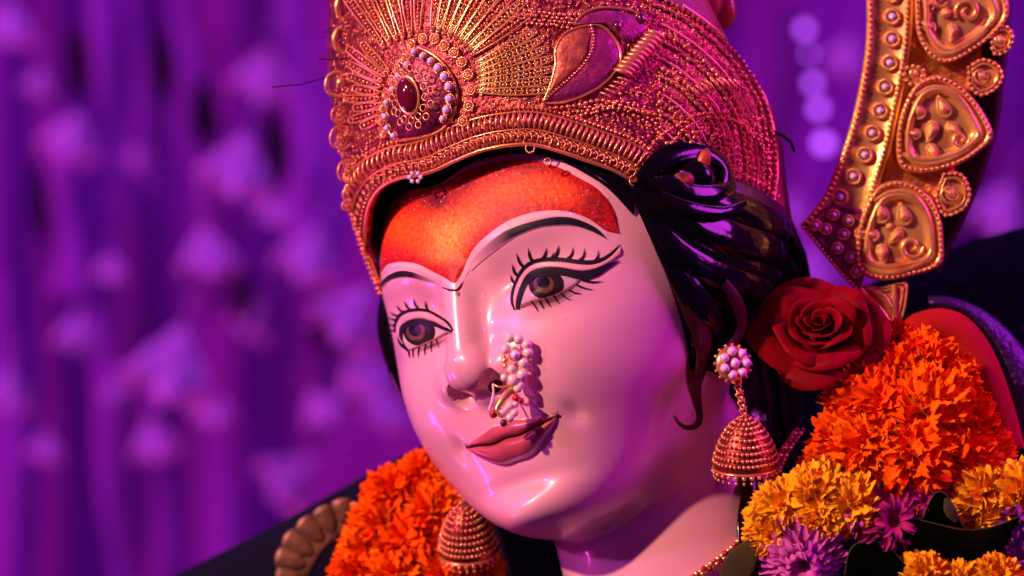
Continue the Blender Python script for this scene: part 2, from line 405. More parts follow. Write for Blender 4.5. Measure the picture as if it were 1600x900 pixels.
def mark_color(x, y):
    base = np.array([0.50, 0.006, 0.005]); org = np.array([0.95, 0.095, 0.005]); yel = np.array([1.0, 0.36, 0.04]); dk = np.array([0.15, 0.004, 0.007])
    g = lambda cx, cy, sx, sy, r=0: np.exp(-((((x-cx)*math.cos(r)+(y-cy)*math.sin(r))/sx)**2)-(((-(x-cx)*math.sin(r)+(y-cy)*math.cos(r))/sy)**2))
    o = np.clip(1.1*g(640, 360, 45, 28, .2)+1.0*g(720, 350, 60, 34, -.6)+.95*g(810, 298, 70, 22, -.12)+.75*g(870, 305, 45, 18, .25)+.5*g(690, 395, 40, 26), 0, 1)
    yl = np.clip(1.0*g(702, 372, 26, 30, -.5)+.45*g(735, 345, 30, 16, -.5)+.3*g(690, 400, 22, 14), 0, 1)
    d = np.clip(1.0*g(680, 314, 26, 14, .2)+.7*g(722, 296, 30, 11, -.5)+.5*g(800, 264, 70, 8)+.6*g(930, 320, 25, 26), 0, 1)
    yu_ = np.interp(x, [p[0] for p in up[2:]], [p[1] for p in up[2:]]); yl_ = np.interp(x, [p[0] for p in lo[1:]], [p[1] for p in lo[1:]]); rel = np.clip((y-yu_)/np.maximum(yl_-yu_, 4), 0, 1)
    e_ = np.clip(np.minimum(rel*3.0, (1-rel)*5.0)+.05, 0, 1)*np.clip((966-x)/50, 0, 1); o = o*e_; yl = yl*e_**.5
    c = base+(org-base)*o[:, None]; c = c+(yel-c)*yl[:, None]; return c+(dk-c)*d[:, None]
up = [(596, 423), (596, 400), (598, 370), (603, 345), (615, 322), (632, 306), (651, 297), (670, 294), (688, 288), (706, 279), (730, 267), (753, 259), (794, 251), (835, 252), (871, 261), (904, 278), (932, 294), (951, 314), (963, 338), (966, 364)]
lo = [(597, 424), (603, 415), (612, 411), (629, 409), (654, 413), (676, 424), (692, 432), (706, 441), (711, 442), (717, 434), (725, 418), (736, 394), (753, 374), (786, 349), (816, 336), (849, 329), (885, 330), (918, 341), (946, 360), (966, 365)]
# parametrise both edges by the same station so the strip does not shear
upn = smooth_poly(up, 160); lon = smooth_poly(lo, 160)
fm = patch('forehead_mark', upn, lon, mk, statue, 160, 40, .5, color=mark_color, raise_=1.6)
_gx = RNG.uniform(598, 965, 1500); _gy = RNG.uniform(252, 440, 1500)
_k = (_gy > np.interp(_gx, [p[0] for p in up[2:]], [p[1] for p in up[2:]])+3) & (_gy < np.interp(_gx, [p[0] for p in lo[2:]], [p[1] for p in lo[2:]])-4)
_w = RNG.random(1500) < .22+.6*np.exp(-((_gx-690)/45)**2-((_gy-325)/22)**2)+.35*np.exp(-((_gx-790)/60)**2-((_gy-268)/10)**2)+.3*np.exp(-((_gx-770)/50)**2-((_gy-335)/14)**2)
_P, _N = ray_px(_gx[_k & _w], _gy[_k & _w]); _B = Bag()
for _p, _n_ in zip(_P, _N):
    _f = frame_of(unit((_n_+RNG.normal(0, .35, 3))[None])[0]); _B.add(*ball(_p+_n_*2.2*S, RNG.uniform(.7, 1.7)*S, 3, 5, np.stack([_f[0], _f[1], _f[2]*.4])))
_gl = _B.build('glitter', mat('glitter_fleck', (0.95, 0.62, 0.55, 1), rough=.2, metal=.6), fm, smooth=False); _gl['kind'] = 'stuff'
fm['label'] = 'rough red and orange powder mark across the forehead'
# rim light on the ridge round the mark, painted as pale lines
stroke('rim_light_line', [(x, y+5) for x, y in lo[2:9]], [5, 7, 6, 5], m_pale, statue, 50, 4, .55)
stroke('rim_light_line', [(x+3, y+6) for x, y in lo[9:19]], [6, 9, 9, 8, 7, 4], m_pale, statue, 70, 4, .55)
stroke('rim_light_line', [(x, y-4) for x, y in up[10:18]], [4, 6, 6, 6, 6, 4], m_pale, statue, 60, 4, .55)

def brow(A, B, inner_lo, inner_hi, flip):
    def cov(x, y, s, t):
        s = 1-s if flip else s
        e = np.clip((s-inner_lo)/(inner_hi-inner_lo), 0, 1)
        st = .5+.5*np.sin(x*1.1+y*1.4)*np.sin(x*.37-y*.9)
        return np.clip(e*1.25-(1-e)*.6*st, 0, 1)*np.clip(np.minimum(t, 1-t)*(4+8*e)+.12, 0, 1)
    A = smooth_poly(A, 60); B = smooth_poly(B, 60); A, B = A+.14*(B-A), B-.14*(B-A)
    return patch('eyebrow', A, B, m_brow, statue, 110, 14, 1.2, cover=cov)
brow([(728, 416), (744, 394), (770, 370), (800, 353), (850, 339), (885, 336), (915, 345), (935, 357), (948, 373)],
     [(738, 424), (757, 408), (778, 392), (806, 373), (840, 359), (872, 355), (900, 356), (925, 364), (948, 374)], -.05, .42, False)
brow([(590, 454), (595, 440), (608, 428), (625, 421), (645, 423), (665, 431), (690, 441), (712, 452)],
     [(592, 460), (601, 447), (615, 438), (635, 435), (655, 438), (675, 443), (694, 449), (712, 454)], -.05, .62, True)
stroke('brow_mark', [(692, 449), (706, 454), (716, 452), (723, 441)], [1, 3, 3, 1], m_black, statue, 20, 3, 1.3)
ellipse_patch('brow_dot', (715, 459), 3, 4, m_corner, statue, 1.3, n=12, rings=2)

# ---- near eye
def eye(white_up, white_lo, iris_c, iris_r, ring_c, ring_r, pup_c, pup_r, liner, liner_w, crease, crease_w, lashes, low_line, low_w, lower_lashes, shade, glint):
    e = patch('eye', white_up, white_lo, m_white, statue, 50, 12, .7)
    top = smooth_poly(white_up, 80); bot = smooth_poly(white_lo, 80)
    o1 = np.argsort(top[:, 0]); o2 = np.argsort(bot[:, 0])
    cl = lambda x, y: np.minimum(np.maximum(y, np.interp(x, top[o1, 0], top[o1, 1])), np.interp(x, bot[o2, 0], bot[o2, 1]))
    ellipse_patch('iris_rim', iris_c, *iris_r, m_iris_rim, e, 1.0, clip=cl)
    ellipse_patch('iris', ring_c, *ring_r, m_iris, e, 1.3, clip=cl)
    ellipse_patch('pupil', pup_c, *pup_r, m_pupil, e, 1.6, clip=cl)
    patch('eye_corner', *stroke_edges(low_line, [v*1.6 for v in low_w], 30), m_corner, e, 30, 3, .95)
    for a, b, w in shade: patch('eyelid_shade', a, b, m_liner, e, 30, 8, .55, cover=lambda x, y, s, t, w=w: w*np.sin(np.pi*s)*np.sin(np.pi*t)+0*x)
    ca_, la_ = smooth_poly(crease, 50), smooth_poly(liner, 50); patch('eyelid', ca_+(la_-ca_)*.16, ca_+(la_-ca_)*.72, m_lid, e, 50, 9, .35, raise_=3.)
    stroke('eyeliner', liner, liner_w, m_black, e, 60, 5, 1.9)
    stroke('eyelid_line', crease, crease_w, m_black, e, 60, 4, 1.5)
    stroke('lower_lid_line', low_line, low_w, m_liner, e, 40, 3, 1.5, cover=lambda x, y, s, t: .85+0*x+0*t)
    for p0, p1, bend, w in lashes:
        mx, my = (p0[0]+p1[0])/2+bend[0], (p0[1]+p1[1])/2+bend[1]
        stroke('eyelash', [p0, (mx, my), p1], [w, w*.75, .5], m_black, e, 9, 3, 1.7)
    for p0, p1, bend, w in lower_lashes:
        mx, my = (p0[0]+p1[0])/2+bend[0], (p0[1]+p1[1])/2+bend[1]
        stroke('eyelash', [p0, (mx, my), p1], [w, w*.75, .5], m_black, e, 9, 3, 1.7)
    return e
Z3 = lambda L: [(780+x/5, 320+y/5) for x, y in L]
near_liner = Z3([(140, 815), (150, 770), (170, 700), (205, 615), (262, 550), (350, 524), (480, 522), (620, 548), (720, 538), (830, 490), (940, 435)])
near_up = Z3([(165, 800), (180, 720), (210, 620), (265, 555), (350, 528), (480, 526), (560, 540), (625, 565)])
near_lo = Z3([(166, 801), (190, 778), (240, 757), (300, 740), (400, 712), (500, 672), (580, 620), (628, 568)])
near_cr = Z3([(135, 815), (112, 760), (112, 700), (135, 615), (182, 515), (250, 455), (350, 428), (500, 432), (650, 452), (760, 450), (860, 402), (945, 308)])
L3 = lambda a, b, bend=(0, 0), w=5.2: (Z3([a])[0], Z3([b])[0], bend, w)
near_l = [L3((128, 620), (92, 545), (-1, 1)), L3((155, 560), (102, 455), (-2, 2)), L3((205, 495), (135, 372), (-2, 2)), L3((268, 450), (228, 335), (-2, 1)),
          L3((335, 430), (372, 330), (1, 2), 5), L3((420, 425), (466, 312), (2, 2), 5.5), L3((525, 432), (578, 328), (3, 2), 4.5), L3((620, 445), (668, 338), (3, 2), 4.5), L3((730, 452), (774, 352), (3, 2), 4.2), L3((395, 430), (430, 365), (1, 1), 4)]
near_ll = [L3((255, 752), (305, 835), (1, 0), 3), L3((315, 745), (350, 818), (1, 1), 3.4), L3((360, 725), (402, 798), (1, 2), 3.4), L3((425, 705), (468, 772), (1, 2), 3.2), L3((480, 690), (562, 742), (0, 2), 3.2),
           L3((545, 665), (642, 692), (0, 2), 3.2), L3((600, 625), (735, 665), (0, 1.5), 3.4), L3((640, 585), (810, 598), (0, 2.5), 4.5)]
near_low = Z3([(170, 795), (240, 768), (300, 748), (400, 720), (500, 680), (590, 625), (640, 570)])
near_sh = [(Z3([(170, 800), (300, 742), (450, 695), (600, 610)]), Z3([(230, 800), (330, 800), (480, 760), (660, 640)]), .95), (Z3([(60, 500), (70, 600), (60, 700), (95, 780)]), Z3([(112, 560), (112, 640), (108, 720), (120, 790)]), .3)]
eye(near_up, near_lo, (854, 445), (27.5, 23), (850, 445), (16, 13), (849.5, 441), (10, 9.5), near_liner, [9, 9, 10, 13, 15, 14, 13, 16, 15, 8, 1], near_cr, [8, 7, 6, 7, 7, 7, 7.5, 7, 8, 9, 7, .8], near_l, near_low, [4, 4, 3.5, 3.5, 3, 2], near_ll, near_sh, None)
# ---- far eye
Z4 = lambda L: [(580+x/6.43, 440+y/6.43) for x, y in L]
far_liner = Z4([(815, 495), (740, 472), (640, 432), (500, 405), (400, 422), (325, 470), (296, 540), (312, 620), (375, 690)])
far_up = Z4([(808, 500), (740, 478), (640, 438), (500, 412), (400, 430), (335, 478), (308, 540), (318, 600)])
far_lo = Z4([(808, 502), (740, 525), (680, 560), (560, 612), (450, 660), (390, 675), (345, 640), (319, 602)])
far_cr = Z4([(820, 485), (765, 405), (660, 335), (560, 288), (450, 280), (350, 300), (282, 345), (250, 420), (246, 510)])
L4 = lambda a, b, bend=(0, 0), w=3.8: (Z4([a])[0], Z4([b])[0], bend, w)
far_l = [L4((575, 292), (546, 185), (-1, 1)), L4((492, 282), (424, 165), (-1.5, 1)), L4((405, 290), (335, 190), (-1, 1)), L4((332, 308), (262, 232), (-1, 1)), L4((282, 345), (196, 298), (-1, 1)), L4((262, 385), (172, 352), (-.5, 1)), L4((252, 440), (185, 418), (0, 1)), L4((250, 490), (198, 480), (0, 1))]
far_ll = [L4((380, 680), (395, 770), (-.5, 0), 2.4), L4((425, 675), (430, 768), (-.5, 0), 2.4), L4((490, 655), (482, 768), (-1, 0), 2.4), L4((555, 630), (548, 748), (-1, 0), 2.6), L4((615, 600), (615, 715), (-1, 0), 2.4), L4((660, 580), (690, 665), (-.5, 0), 2)]
far_low = Z4([(808, 505), (740, 530), (680, 565), (560, 618), (450, 665), (385, 690)])
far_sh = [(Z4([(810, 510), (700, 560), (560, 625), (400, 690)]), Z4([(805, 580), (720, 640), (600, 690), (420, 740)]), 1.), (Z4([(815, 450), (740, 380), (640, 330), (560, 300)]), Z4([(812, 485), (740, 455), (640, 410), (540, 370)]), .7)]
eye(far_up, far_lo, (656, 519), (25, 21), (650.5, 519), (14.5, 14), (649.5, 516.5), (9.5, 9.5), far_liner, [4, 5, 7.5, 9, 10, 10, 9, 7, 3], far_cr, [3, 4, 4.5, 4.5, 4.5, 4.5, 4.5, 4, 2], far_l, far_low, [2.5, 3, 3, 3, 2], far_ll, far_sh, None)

# ---- lips
def ray_local(x, y):
    o = L2W(np.stack([np.ravel(x), np.ravel(y), np.full(np.size(x), 600.)], -1)); dv = L2W(np.array([0, 0, -1.]))-L2W(np.zeros(3)); dv = Vector(dv).normalized()
    P = np.zeros_like(o); N = np.zeros_like(o)
    for i, q in enumerate(o):
        loc, nrm, _, _ = BV.ray_cast(Vector(q), dv)
        if nrm.dot(dv) > 0: nrm = -nrm
        P[i] = loc; N[i] = nrm
    return P, N
def local_patch(name, x, ya, yb, material, parent, m=10, off=.6):
    t = np.linspace(0, 1, m); Y = ya[:, None]+(yb-ya)[:, None]*t; X = x[:, None]+0*Y
    P, N = ray_local(X, Y); P = P+N*S*off; f = grid_faces(len(x), m)
    c = np.cross(P[f[m][1]]-P[f[m][0]], P[f[m][3]]-P[f[m][0]])
    if np.dot(c, N[m]) < 0: f = f[:, ::-1]
    return mesh_obj(name, P, f, material, parent)
lx = MX+np.linspace(-MW+2, MW-2, 90); lyc, lyu, lyl = lipcurves(lx)
lips = local_patch('upper_lip', lx, lyc+1, lyu-.5, m_lip, statue, 14)
local_patch('lower_lip', lx, lyc-1, lyc-(lyc-lyl)*.80, m_lip, statue, 16)
lx2 = MX+np.linspace(-MW-1, MW+1, 100); c2, _, _ = lipcurves(lx2); wl = 2.0+1.2*np.clip((np.abs(lx2-MX)-70)/28, 0, 1)-4.5*np.clip((np.abs(lx2-MX)-MW+1)/5, 0, 1)
local_patch('mouth_line', lx2, c2+wl*.8, c2-wl, mat('mouth_line_paint', (0.03, 0.006, 0.010, 1), rough=.5, spec=.15), statue, 5, 1.1)

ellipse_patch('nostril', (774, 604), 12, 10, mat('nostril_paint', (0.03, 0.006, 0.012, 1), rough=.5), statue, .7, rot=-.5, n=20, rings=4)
# ------------------------------------------------------------------ crown
crown = thing('crown', 'tall copper gold filigree crown with a teardrop jewel, worn on the statue head', 'crown', L2W(np.array([0, 150, -40.])))
_cy = np.array([-40, 0, 60, 130, 200, 350, 450, 560, 700]); _cw = np.array([304, 310, 322, 340, 350, 338, 318, 280, 220]); _cf = np.array([330, 332, 334, 336, 337, 334, 322, 300, 250])
_cby = np.array([-40, 130, 180, 230, 280, 330, 400, 560, 700]); _cb = np.array([330, 330, 310, 262, 185, 140, 100, 70, 50])
def crown_pt(t, y, off=0.):
    """t = angle from the front (towards +x), y = height -> local point"""
    w = np.interp(y, _cy, _cw)+off; f = np.where(np.cos(t) > 0, np.interp(y, _cy, _cf), np.interp(y, _cby, _cb))+off
    return np.stack([w*np.sin(t), y+0*t, -45+f*np.cos(t)], -1)
_t = np.linspace(-np.pi, np.pi, 241); _yy = np.linspace(-40, 700, 121)
TT, YY = np.meshgrid(_t, _yy, indexing='xy')
gv = L2W(crown_pt(TT, YY).reshape(-1, 3)); gf = grid_faces(121, 241)
CB = BVHTree.FromPolygons([tuple(v) for v in gv.tolist()], [tuple(q) for q in gf.tolist()])
def smooth_nrm(P):
    q = W2L(P); w = np.interp(q[:, 1], _cy, _cw); f = np.interp(q[:, 1], _cy, _cf)
    n = np.stack([q[:, 0]/w**2, 0*w, (q[:, 2]+45)/f**2], -1); n = unit(n); n[:, 1] = .04; n = unit(n)
    return L2W(n)-L2W(np.zeros(3))
def on_crown(pts, off=0., n=None):
    q = np.asarray(pts, float)
    if n: q = smooth_poly(q, n)
    P, N = ray_px(q[:, 0], q[:, 1], CB); N = unit(smooth_nrm(P))
    return P+N*S*off, N
rim_px = [(586, 462), (578, 440), (573, 410), (571, 380), (573, 345), (580, 316), (596, 293), (623, 279), (650, 274), (680, 266), (714, 250), (753, 235), (794, 227), (835, 226), (877, 237), (918, 251), (960, 267), (990, 284)]
rim_back = [(990, 284), (1012, 268), (1035, 254), (1060, 248), (1085, 254), (1108, 270), (1140, 284), (1175, 302), (1203, 322)]
# lower limit of the shell by angle
rp, _ = on_crown(rim_px+rim_back[1:], n=160); rl = W2L(rp); rt = np.arctan2(rl[:, 0]/np.interp(rl[:, 1], _cy, _cw), (rl[:, 2]+45)/np.interp(rl[:, 1], _cy, _cf))
o_ = np.argsort(rt); rt_s, ry_s = rt[o_], rl[o_, 1]
def low_y(t): return np.interp(t, rt_s, ry_s, left=ry_s[0], right=ry_s[-1])
m_gold = mat('copper_gold', (0.98, 0.46, 0.18, 1), rough=.22, metal=.7, var=(60, (0.85, 0.26, 0.12, 1), .42, .72), bump=(900, .25, .0003))
m_brightgold = mat('bright_gold', (1.0, 0.62, 0.22, 1), rough=.24, metal=.7, bump=(500, .2, .0004), var=(50, (0.8, 0.38, 0.12, 1), .4, .75))
m_base = mat('crown_ground', (0.20, 0.012, 0.035, 1), rough=.34, metal=.7, bump=(420, 1., .0012), var=(260, (0.50, 0.12, 0.07, 1), .45, .62))
m_shell = mat('painted_shell', (0.30, 0.05, 0.025, 1), rough=.5, bump=(120, .8, .002), var=(40, (0.16, 0.012, 0.02, 1), .4, .65))
m_stone = mat('clear_stone', (0.80, 0.70, 0.95, 1), rough=.08, spec=.9, coat=1.)
m_ruby = mat('dark_red_stone_and_hole', (0.10, 0.004, 0.012, 1), rough=.08, coat=1.)
m_leafp = mat('magenta_enamel_and_shade', (0.36, 0.03, 0.13, 1), rough=.45, metal=.4, bump=(330, 1., .001), var=(160, (0.22, 0.015, 0.10, 1), .4, .65))
m_leafg = mat('copper_enamel', (0.62, 0.17, 0.08, 1), rough=.45, metal=.5, bump=(330, 1., .001), var=(160, (0.38, 0.08, 0.05, 1), .4, .65))
# shell: outer wall, thick rim, inner wall
tt = np.linspace(-np.pi, np.pi, 260); rows = []
fr = np.linspace(0, 1, 40)
yl = low_y(tt)
outer = crown_pt(tt[None], yl[None]+(640-yl[None])*fr[:, None]); inner = crown_pt(tt[None], yl[None]+(640-yl[None])*fr[::-1][:, None], -9.)
cap_ = crown_pt(tt[None], np.full((1, 260), 655.), -60)
allv = np.concatenate([inner, outer, cap_, 0*cap_+np.array([0, 665, -45.])], 0)
shell = mesh_obj('shell', L2W(allv.reshape(-1, 3)), grid_faces(allv.shape[0], 260), m_base, crown)

def wire(pts, r, off, name='wire', n=80, material=None, parent=None):
    P, N = on_crown(pts, off, n); v, f = tube(P, r*S, 6, normal=N)
    return mesh_obj(name, v, f, material or m_gold, parent or crown)
def offset_px(pts, d, n=200):
    c = smooth_poly(pts, n); t = unit(np.gradient(c, axis=0)); nn = np.stack([t[:, 1], -t[:, 0]], 1)
    return c+nn*d
def row_of(pts, spacing):
    c = smooth_poly(pts, 300); L = np.concatenate([[0], np.cumsum(np.linalg.norm(np.diff(c, axis=0), axis=1))]); k = max(2, int(L[-1]/spacing)+1)
    s = np.linspace(0, L[-1], k); q = np.stack([np.interp(s, L, c[:, 0]), np.interp(s, L, c[:, 1])], 1)
    t = unit(np.gradient(q, axis=0)); return q, t
def bead_row(pts, r, spacing, off=2., name='bead_row', material=None, parent=None, jit=.0, elong=1.):
    q, t = row_of(pts, spacing); q = q+RNG.normal(0, jit, q.shape) if jit else q
    P, N = on_crown(q, off); B = Bag()
    D = unit(np.roll(P, -1, 0)-P); D[-1] = D[-2]
    for p, n, d in zip(P, N, D):
        fr_ = frame_of(n, d); rr_ = r*S*RNG.uniform(.85, 1.15)
        B.add(*ball(p, rr_, 5, 8, np.stack([fr_[0], fr_[1]*elong, fr_[2]])))
    return B.build(name, material or m_gold, parent or crown)
# unit meshes shared between alike pieces
U = lambda: [np.array([1., 0, 0]), np.array([0, 1., 0]), np.array([0, 0, 1.])]
I3 = np.eye(3)
me_bar = raw_mesh('bar', [tube(np.array([[0, y, .55*math.cos(y*1.4)] for y in np.linspace(-1, 1, 7)]), np.array([.15, .2, .22, .22, .22, .2, .15]), 6)], m_gold)
def s_curve():
    a = np.linspace(0, 1, 12); return np.stack([.55*np.sin(a*np.pi*1.1)-.1, a*2-1, .45+.15*np.sin(a*6)], 1)
me_chev = raw_mesh('scroll', [tube(s_curve(), .14, 6), ball((-.15, .1, .45), .3, 5, 8)], m_gold)
me_ros = raw_mesh('rosette', [ring((0, 0, .3), .78, .17, I3, 16, 6), ring((0, 0, .42), .34, .13, I3, 12, 5), ball((0, 0, .45), .2, 5, 8)]+[ball((.56*math.cos(a), .56*math.sin(a), .3), .13, 4, 6) for a in np.arange(8)*math.pi/4], m_gold)
me_hoop = raw_mesh('hoop', [ring((0, 0, 0), .85, .17, I3, 18, 6)], m_gold)
me_stone = raw_mesh('stone', [ball((0, 0, .35), 1., 4, 8, np.diag([.85, .85, .75]))], m_stone, smooth=False)
me_setting = raw_mesh('setting', [ring((0, 0, .2), 1., .16, I3, 14, 5)], m_gold)
me_wheel = raw_mesh('wheel', [ring((0, 0, .3), .9, .11, I3, 22, 6), ring((0, 0, .3), .3, .1, I3, 12, 5), ball((0, 0, .3), .17, 5, 8)]+[tube(np.array([[.3*math.cos(a), .3*math.sin(a), .3], [.9*math.cos(a), .9*math.sin(a), .3]]), .07, 5) for a in np.arange(8)*math.pi/4]+[ball((.62*math.cos(a), .62*math.sin(a), .25), .1, 4, 6) for a in (np.arange(8)+.5)*math.pi/4], m_gold)
def place_row(name, me, pts, spacing, size, off, rot=0., parent=None, asp=1.):
    q, t = row_of(pts, spacing); P, N = on_crown(q, off); q2, _ = on_crown(q+t*2, off); D = unit(q2-P); out = []
    for p, n, d in zip(P, N, D):
        y = np.cross(n, d); rw = np.stack([unit((d*math.cos(rot)+y*math.sin(rot))[None])[0], unit((-d*math.sin(rot)+y*math.cos(rot))[None])[0], n])
        out.append(inst(name, me, mtx(p, rw, size*S*asp, size*S, size*S), parent or crown))
    return out
def place_px(name, me, px, size, off, parent=None, rot=0.):
    P, N = on_crown(np.array([px]), off); fr_ = frame_of(N[0]); c, s_ = math.cos(rot), math.sin(rot)
    return inst(name, me, mtx(P[0], np.stack([fr_[0]*c+fr_[1]*s_, -fr_[0]*s_+fr_[1]*c, fr_[2]]), size*S), parent or crown)
rim = offset_px(rim_px, 0)
wire(rim, 3.2, 1, 'rim_wire', 140)
place_row('scroll', me_chev, offset_px(rim_px, 13), 10.5, 9, 1, rot=.5)
wire(offset_px(rim_px, 23), 1.7, 2, 'wire', 140)
place_row('bar', me_bar, offset_px(rim_px, 37), 8.6, 11.5, 2, rot=-.12)
wire(offset_px(rim_px, 50), 2.0, 2, 'wire', 140)
bead_row(offset_px(rim_px, 6)[4:], 2.2, 6.5, 3)
bead_row(offset_px(rim_px, 56)[30:], 2.8, 7, 3)
wire(rim_back, 3.0, 1, 'rim_wire', 60)
bead_row(offset_px(rim_back, 8), 3, 8, 2); bead_row(offset_px(rim_back, 18), 3.4, 9, 2, elong=1.4)
for p_, r_ in (((829, 232), 8), ((990, 284), 8), ((856, 253), 6)): place_px('hoop', me_hoop, p_, r_, 3)
# silver flower at the dip of the rim
for a in range(6): place_px('stone', me_stone, (652+9*math.cos(a*1.047), 277+7*math.sin(a*1.047)), 4.6, 3)
# ---- teardrop jewel
jw_out = [(656, 74), (676, 84), (694, 99), (708, 119), (716, 142), (715, 166), (704, 192), (684, 208), (655, 216), (626, 218), (611, 205), (608, 182), (612, 158), (620, 134), (632, 110), (644, 90), (656, 74)]
P_, N_ = on_crown(jw_out, 1, 60); cP, cN = on_crown(np.array([[660, 152]]), 16)
rg = [P_+(cP[0]-P_)*k+cN[0]*S*h for k, h in ((0, 0), (.06, 5), (.14, 8), (.3, 10), (.55, 10), (.8, 8), (1, 7))]
jewel = mesh_obj('jewel_plate', np.concatenate(rg), grid_faces(7, 60)[:, ::-1], mat('jewel_ground', (0.17, 0.02, 0.045, 1), rough=.34, metal=.6, bump=(500, .8, .0008)), crown)
wire(jw_out, 2.6, 5, 'jewel_border', 80, parent=jewel)
for i_, q in enumerate([(656, 82), (645, 102), (633, 119), (624, 140), (616, 160), (614, 182), (617, 200), (627, 212), (669, 89), (681, 97), (692, 108), (702, 121), (709, 137), (710, 156), (706, 173), (700, 187)]):
    sz = 6.8 if 9 < i_ < 15 else 5.4
    st = place_px('stone', me_stone, q, sz*1.1, 15, jewel, rot=i_); place_px('setting', me_setting, q, sz*1.1, 13, jewel)
gc, gn = on_crown(np.array([[654, 150]]), 29); fr_ = frame_of(gn[0], L2W(np.array([0, 1., 0]))-L2W(np.zeros(3)))
v, f = ball(gc[0], S, 10, 20, np.stack([fr_[0]*18, fr_[1]*27, fr_[2]*9])); mesh_obj('centre_stone', v, f, m_ruby, jewel)
v, f = ring(gc[0]-gn[0]*S*3, S, S*.12, np.stack([fr_[0]*20, fr_[1]*29, fr_[2]*20]), 30, 6); mesh_obj('stone_border', v, f, m_gold, jewel)
for k in range(26):                                             # mesh of small hoops round the stone
    a = k*2*math.pi/13; r_ = 1.32 if k < 13 else 1.68; a += .24*(k >= 13)
    q = (656+17*r_*math.cos(a)+3*(k >= 13), 153+29*r_*math.sin(a)*.94)
    place_px('hoop', me_hoop, q, 6.2, 25, jewel)
for q in [(664, 61), (682, 61), (697, 72), (712, 83), (724, 98), (734, 117), (738, 141), (735, 166), (726, 190), (634, 92), (624, 108), (616, 126), (607, 146), (602, 167), (600, 188), (604, 207), (646, 70)]:
    place_px('rosette', me_ros, q, 9.5, 3)
# ---- rays fanning out of the jewel
def ray(c0, ang, r0, r1, wd, curve=0., fancy=0):
    a = math.radians(ang); d = np.array([math.cos(a), -math.sin(a)]); nn = np.array([-d[1], d[0]])
    s = np.linspace(0, 1, 14); prof = wd*np.sin(np.pi*np.clip(.08+.8*s, 0, 1))**.6*(.55+.45*s)
    c = np.array(c0)+d*(r0+(r1-r0)*s)[:, None]+nn*(curve*s**2)[:, None]
    lp = np.concatenate([c+nn*prof[:, None], (c-nn*prof[:, None])[::-1], (c+nn*prof[:, None])[:1]])
    B = Bag(); P, N = on_crown(lp, 4); B.add(*tube(P, 1.5*S, 5, normal=N))
    P2, N2 = on_crown(lp, 2)                                      # sunk floor of the loop
    k = max(3, int((r1-r0)/5.5)); q = smooth_poly(c, k); P, N = on_crown(q, 4)
    for p, n in zip(P, N): B.add(*ball(p, RNG.uniform(2., 2.9)*S, 4, 7))
    if fancy:
        for sgn in (-1, 1):
            P, N = on_crown(c+nn*prof[:, None]*.5*sgn, 4)
            for p in P[1:-1]: B.add(*ball(p, 1.7*S, 4, 6))
    return B.build('filigree_ray', m_brightgold if fancy else m_gold, crown)
JC = (664, 140)
for k, a in enumerate(np.linspace(4, 32, 7)): ray(JC, a-6, 82+k*1.5, 205-abs(k-3)*3, 7.5, -6, 1)
for k, a in enumerate(np.linspace(36, 82, 9)): ray(JC, a, 92, 205+6*(k % 2), 9, 0, k % 2)
for k, a in enumerate(np.linspace(90, 128, 6)): ray((655, 140), a, 84, 200, 9, 4, 0)
for k, a in enumerate(np.linspace(136, 212, 9)): ray((650, 150), a, 55, 96+12*(k % 2)+(20 if a < 160 else 0), 7.5, 3, 0)
# ---- paisley leaf with a beaded vein
def plate(px, material, h, name, parent, nb=40):
    c = smooth_poly(px+[px[0]], nb); P, N = on_crown(c, 2); ctr = c.mean(0)
    rg = [P]
    for k, hh in ((.1, h*.7), (.25, h), (.55, h*1.15), (1., h*1.2)):
        Pk, Nk = on_crown(c+(ctr-c)*min(k, .985), 2+hh); rg.append(Pk)
    return mesh_obj(name, np.concatenate(rg), grid_faces(len(rg), nb)[:, ::-1], material, parent)
vein = [(921, 42), (926, 62), (922, 84), (908, 106), (890, 124), (874, 138), (850, 160)]
leaf = plate([(850, 160), (874, 140), (890, 126), (908, 108), (922, 86), (927, 64), (924, 43), (944, 46), (960, 64), (969, 86), (965, 104), (945, 128), (915, 148), (880, 159)], m_leafp, 6, 'enamel_leaf', crown)
plate([(852, 157), (862, 128), (868, 100), (868, 78), (880, 56), (900, 45), (921, 42), (924, 62), (920, 84), (906, 105), (888, 122), (872, 137)], m_leafg, 5, 'enamel_leaf', crown)
bead_row(vein, 2.3, 5.2, 9, parent=leaf)
wire([(850, 160), (862, 128), (868, 100), (868, 78), (880, 56), (900, 45), (930, 40), (950, 50), (966, 76), (967, 102), (945, 130), (915, 149), (880, 161), (850, 162)], 2.2, 4, 'leaf_border', 90)
plate([(896, 40), (910, 26), (940, 17), (975, 20), (1000, 30), (1006, 48), (990, 62), (975, 66), (965, 55), (945, 40), (920, 36)], m_leafp, 5, 'enamel_leaf', crown)
wire([(896, 38), (915, 20), (945, 13), (985, 18), (1010, 34)], 2, 4, 'leaf_border', 40)
for q in ((963, 42), (999, 30)):
    P, N = on_crown(np.array([q]), 8); fr_ = frame_of(N[0]); v, f = ball(P[0], S, 6, 12, np.stack([fr_[0]*6, fr_[1]*10, fr_[2]*4])); mesh_obj('dark_hole', v, f, m_ruby, crown)  # dark domes standing in for shaded holes in the crown
place_row('bar', me_bar, [(972, 116), (985, 100), (1002, 80), (1022, 58)], 7.6, 15, 6, rot=.35, asp=1.2)
place_row('bar', me_bar, [(1082, 146), (1100, 138), (1120, 133), (1146, 134)], 7.5, 10, 4, rot=.3, asp=1.2)
place_row('bar', me_bar, [(945, 150), (960, 138), (972, 126)], 8, 9, 4, rot=.4)
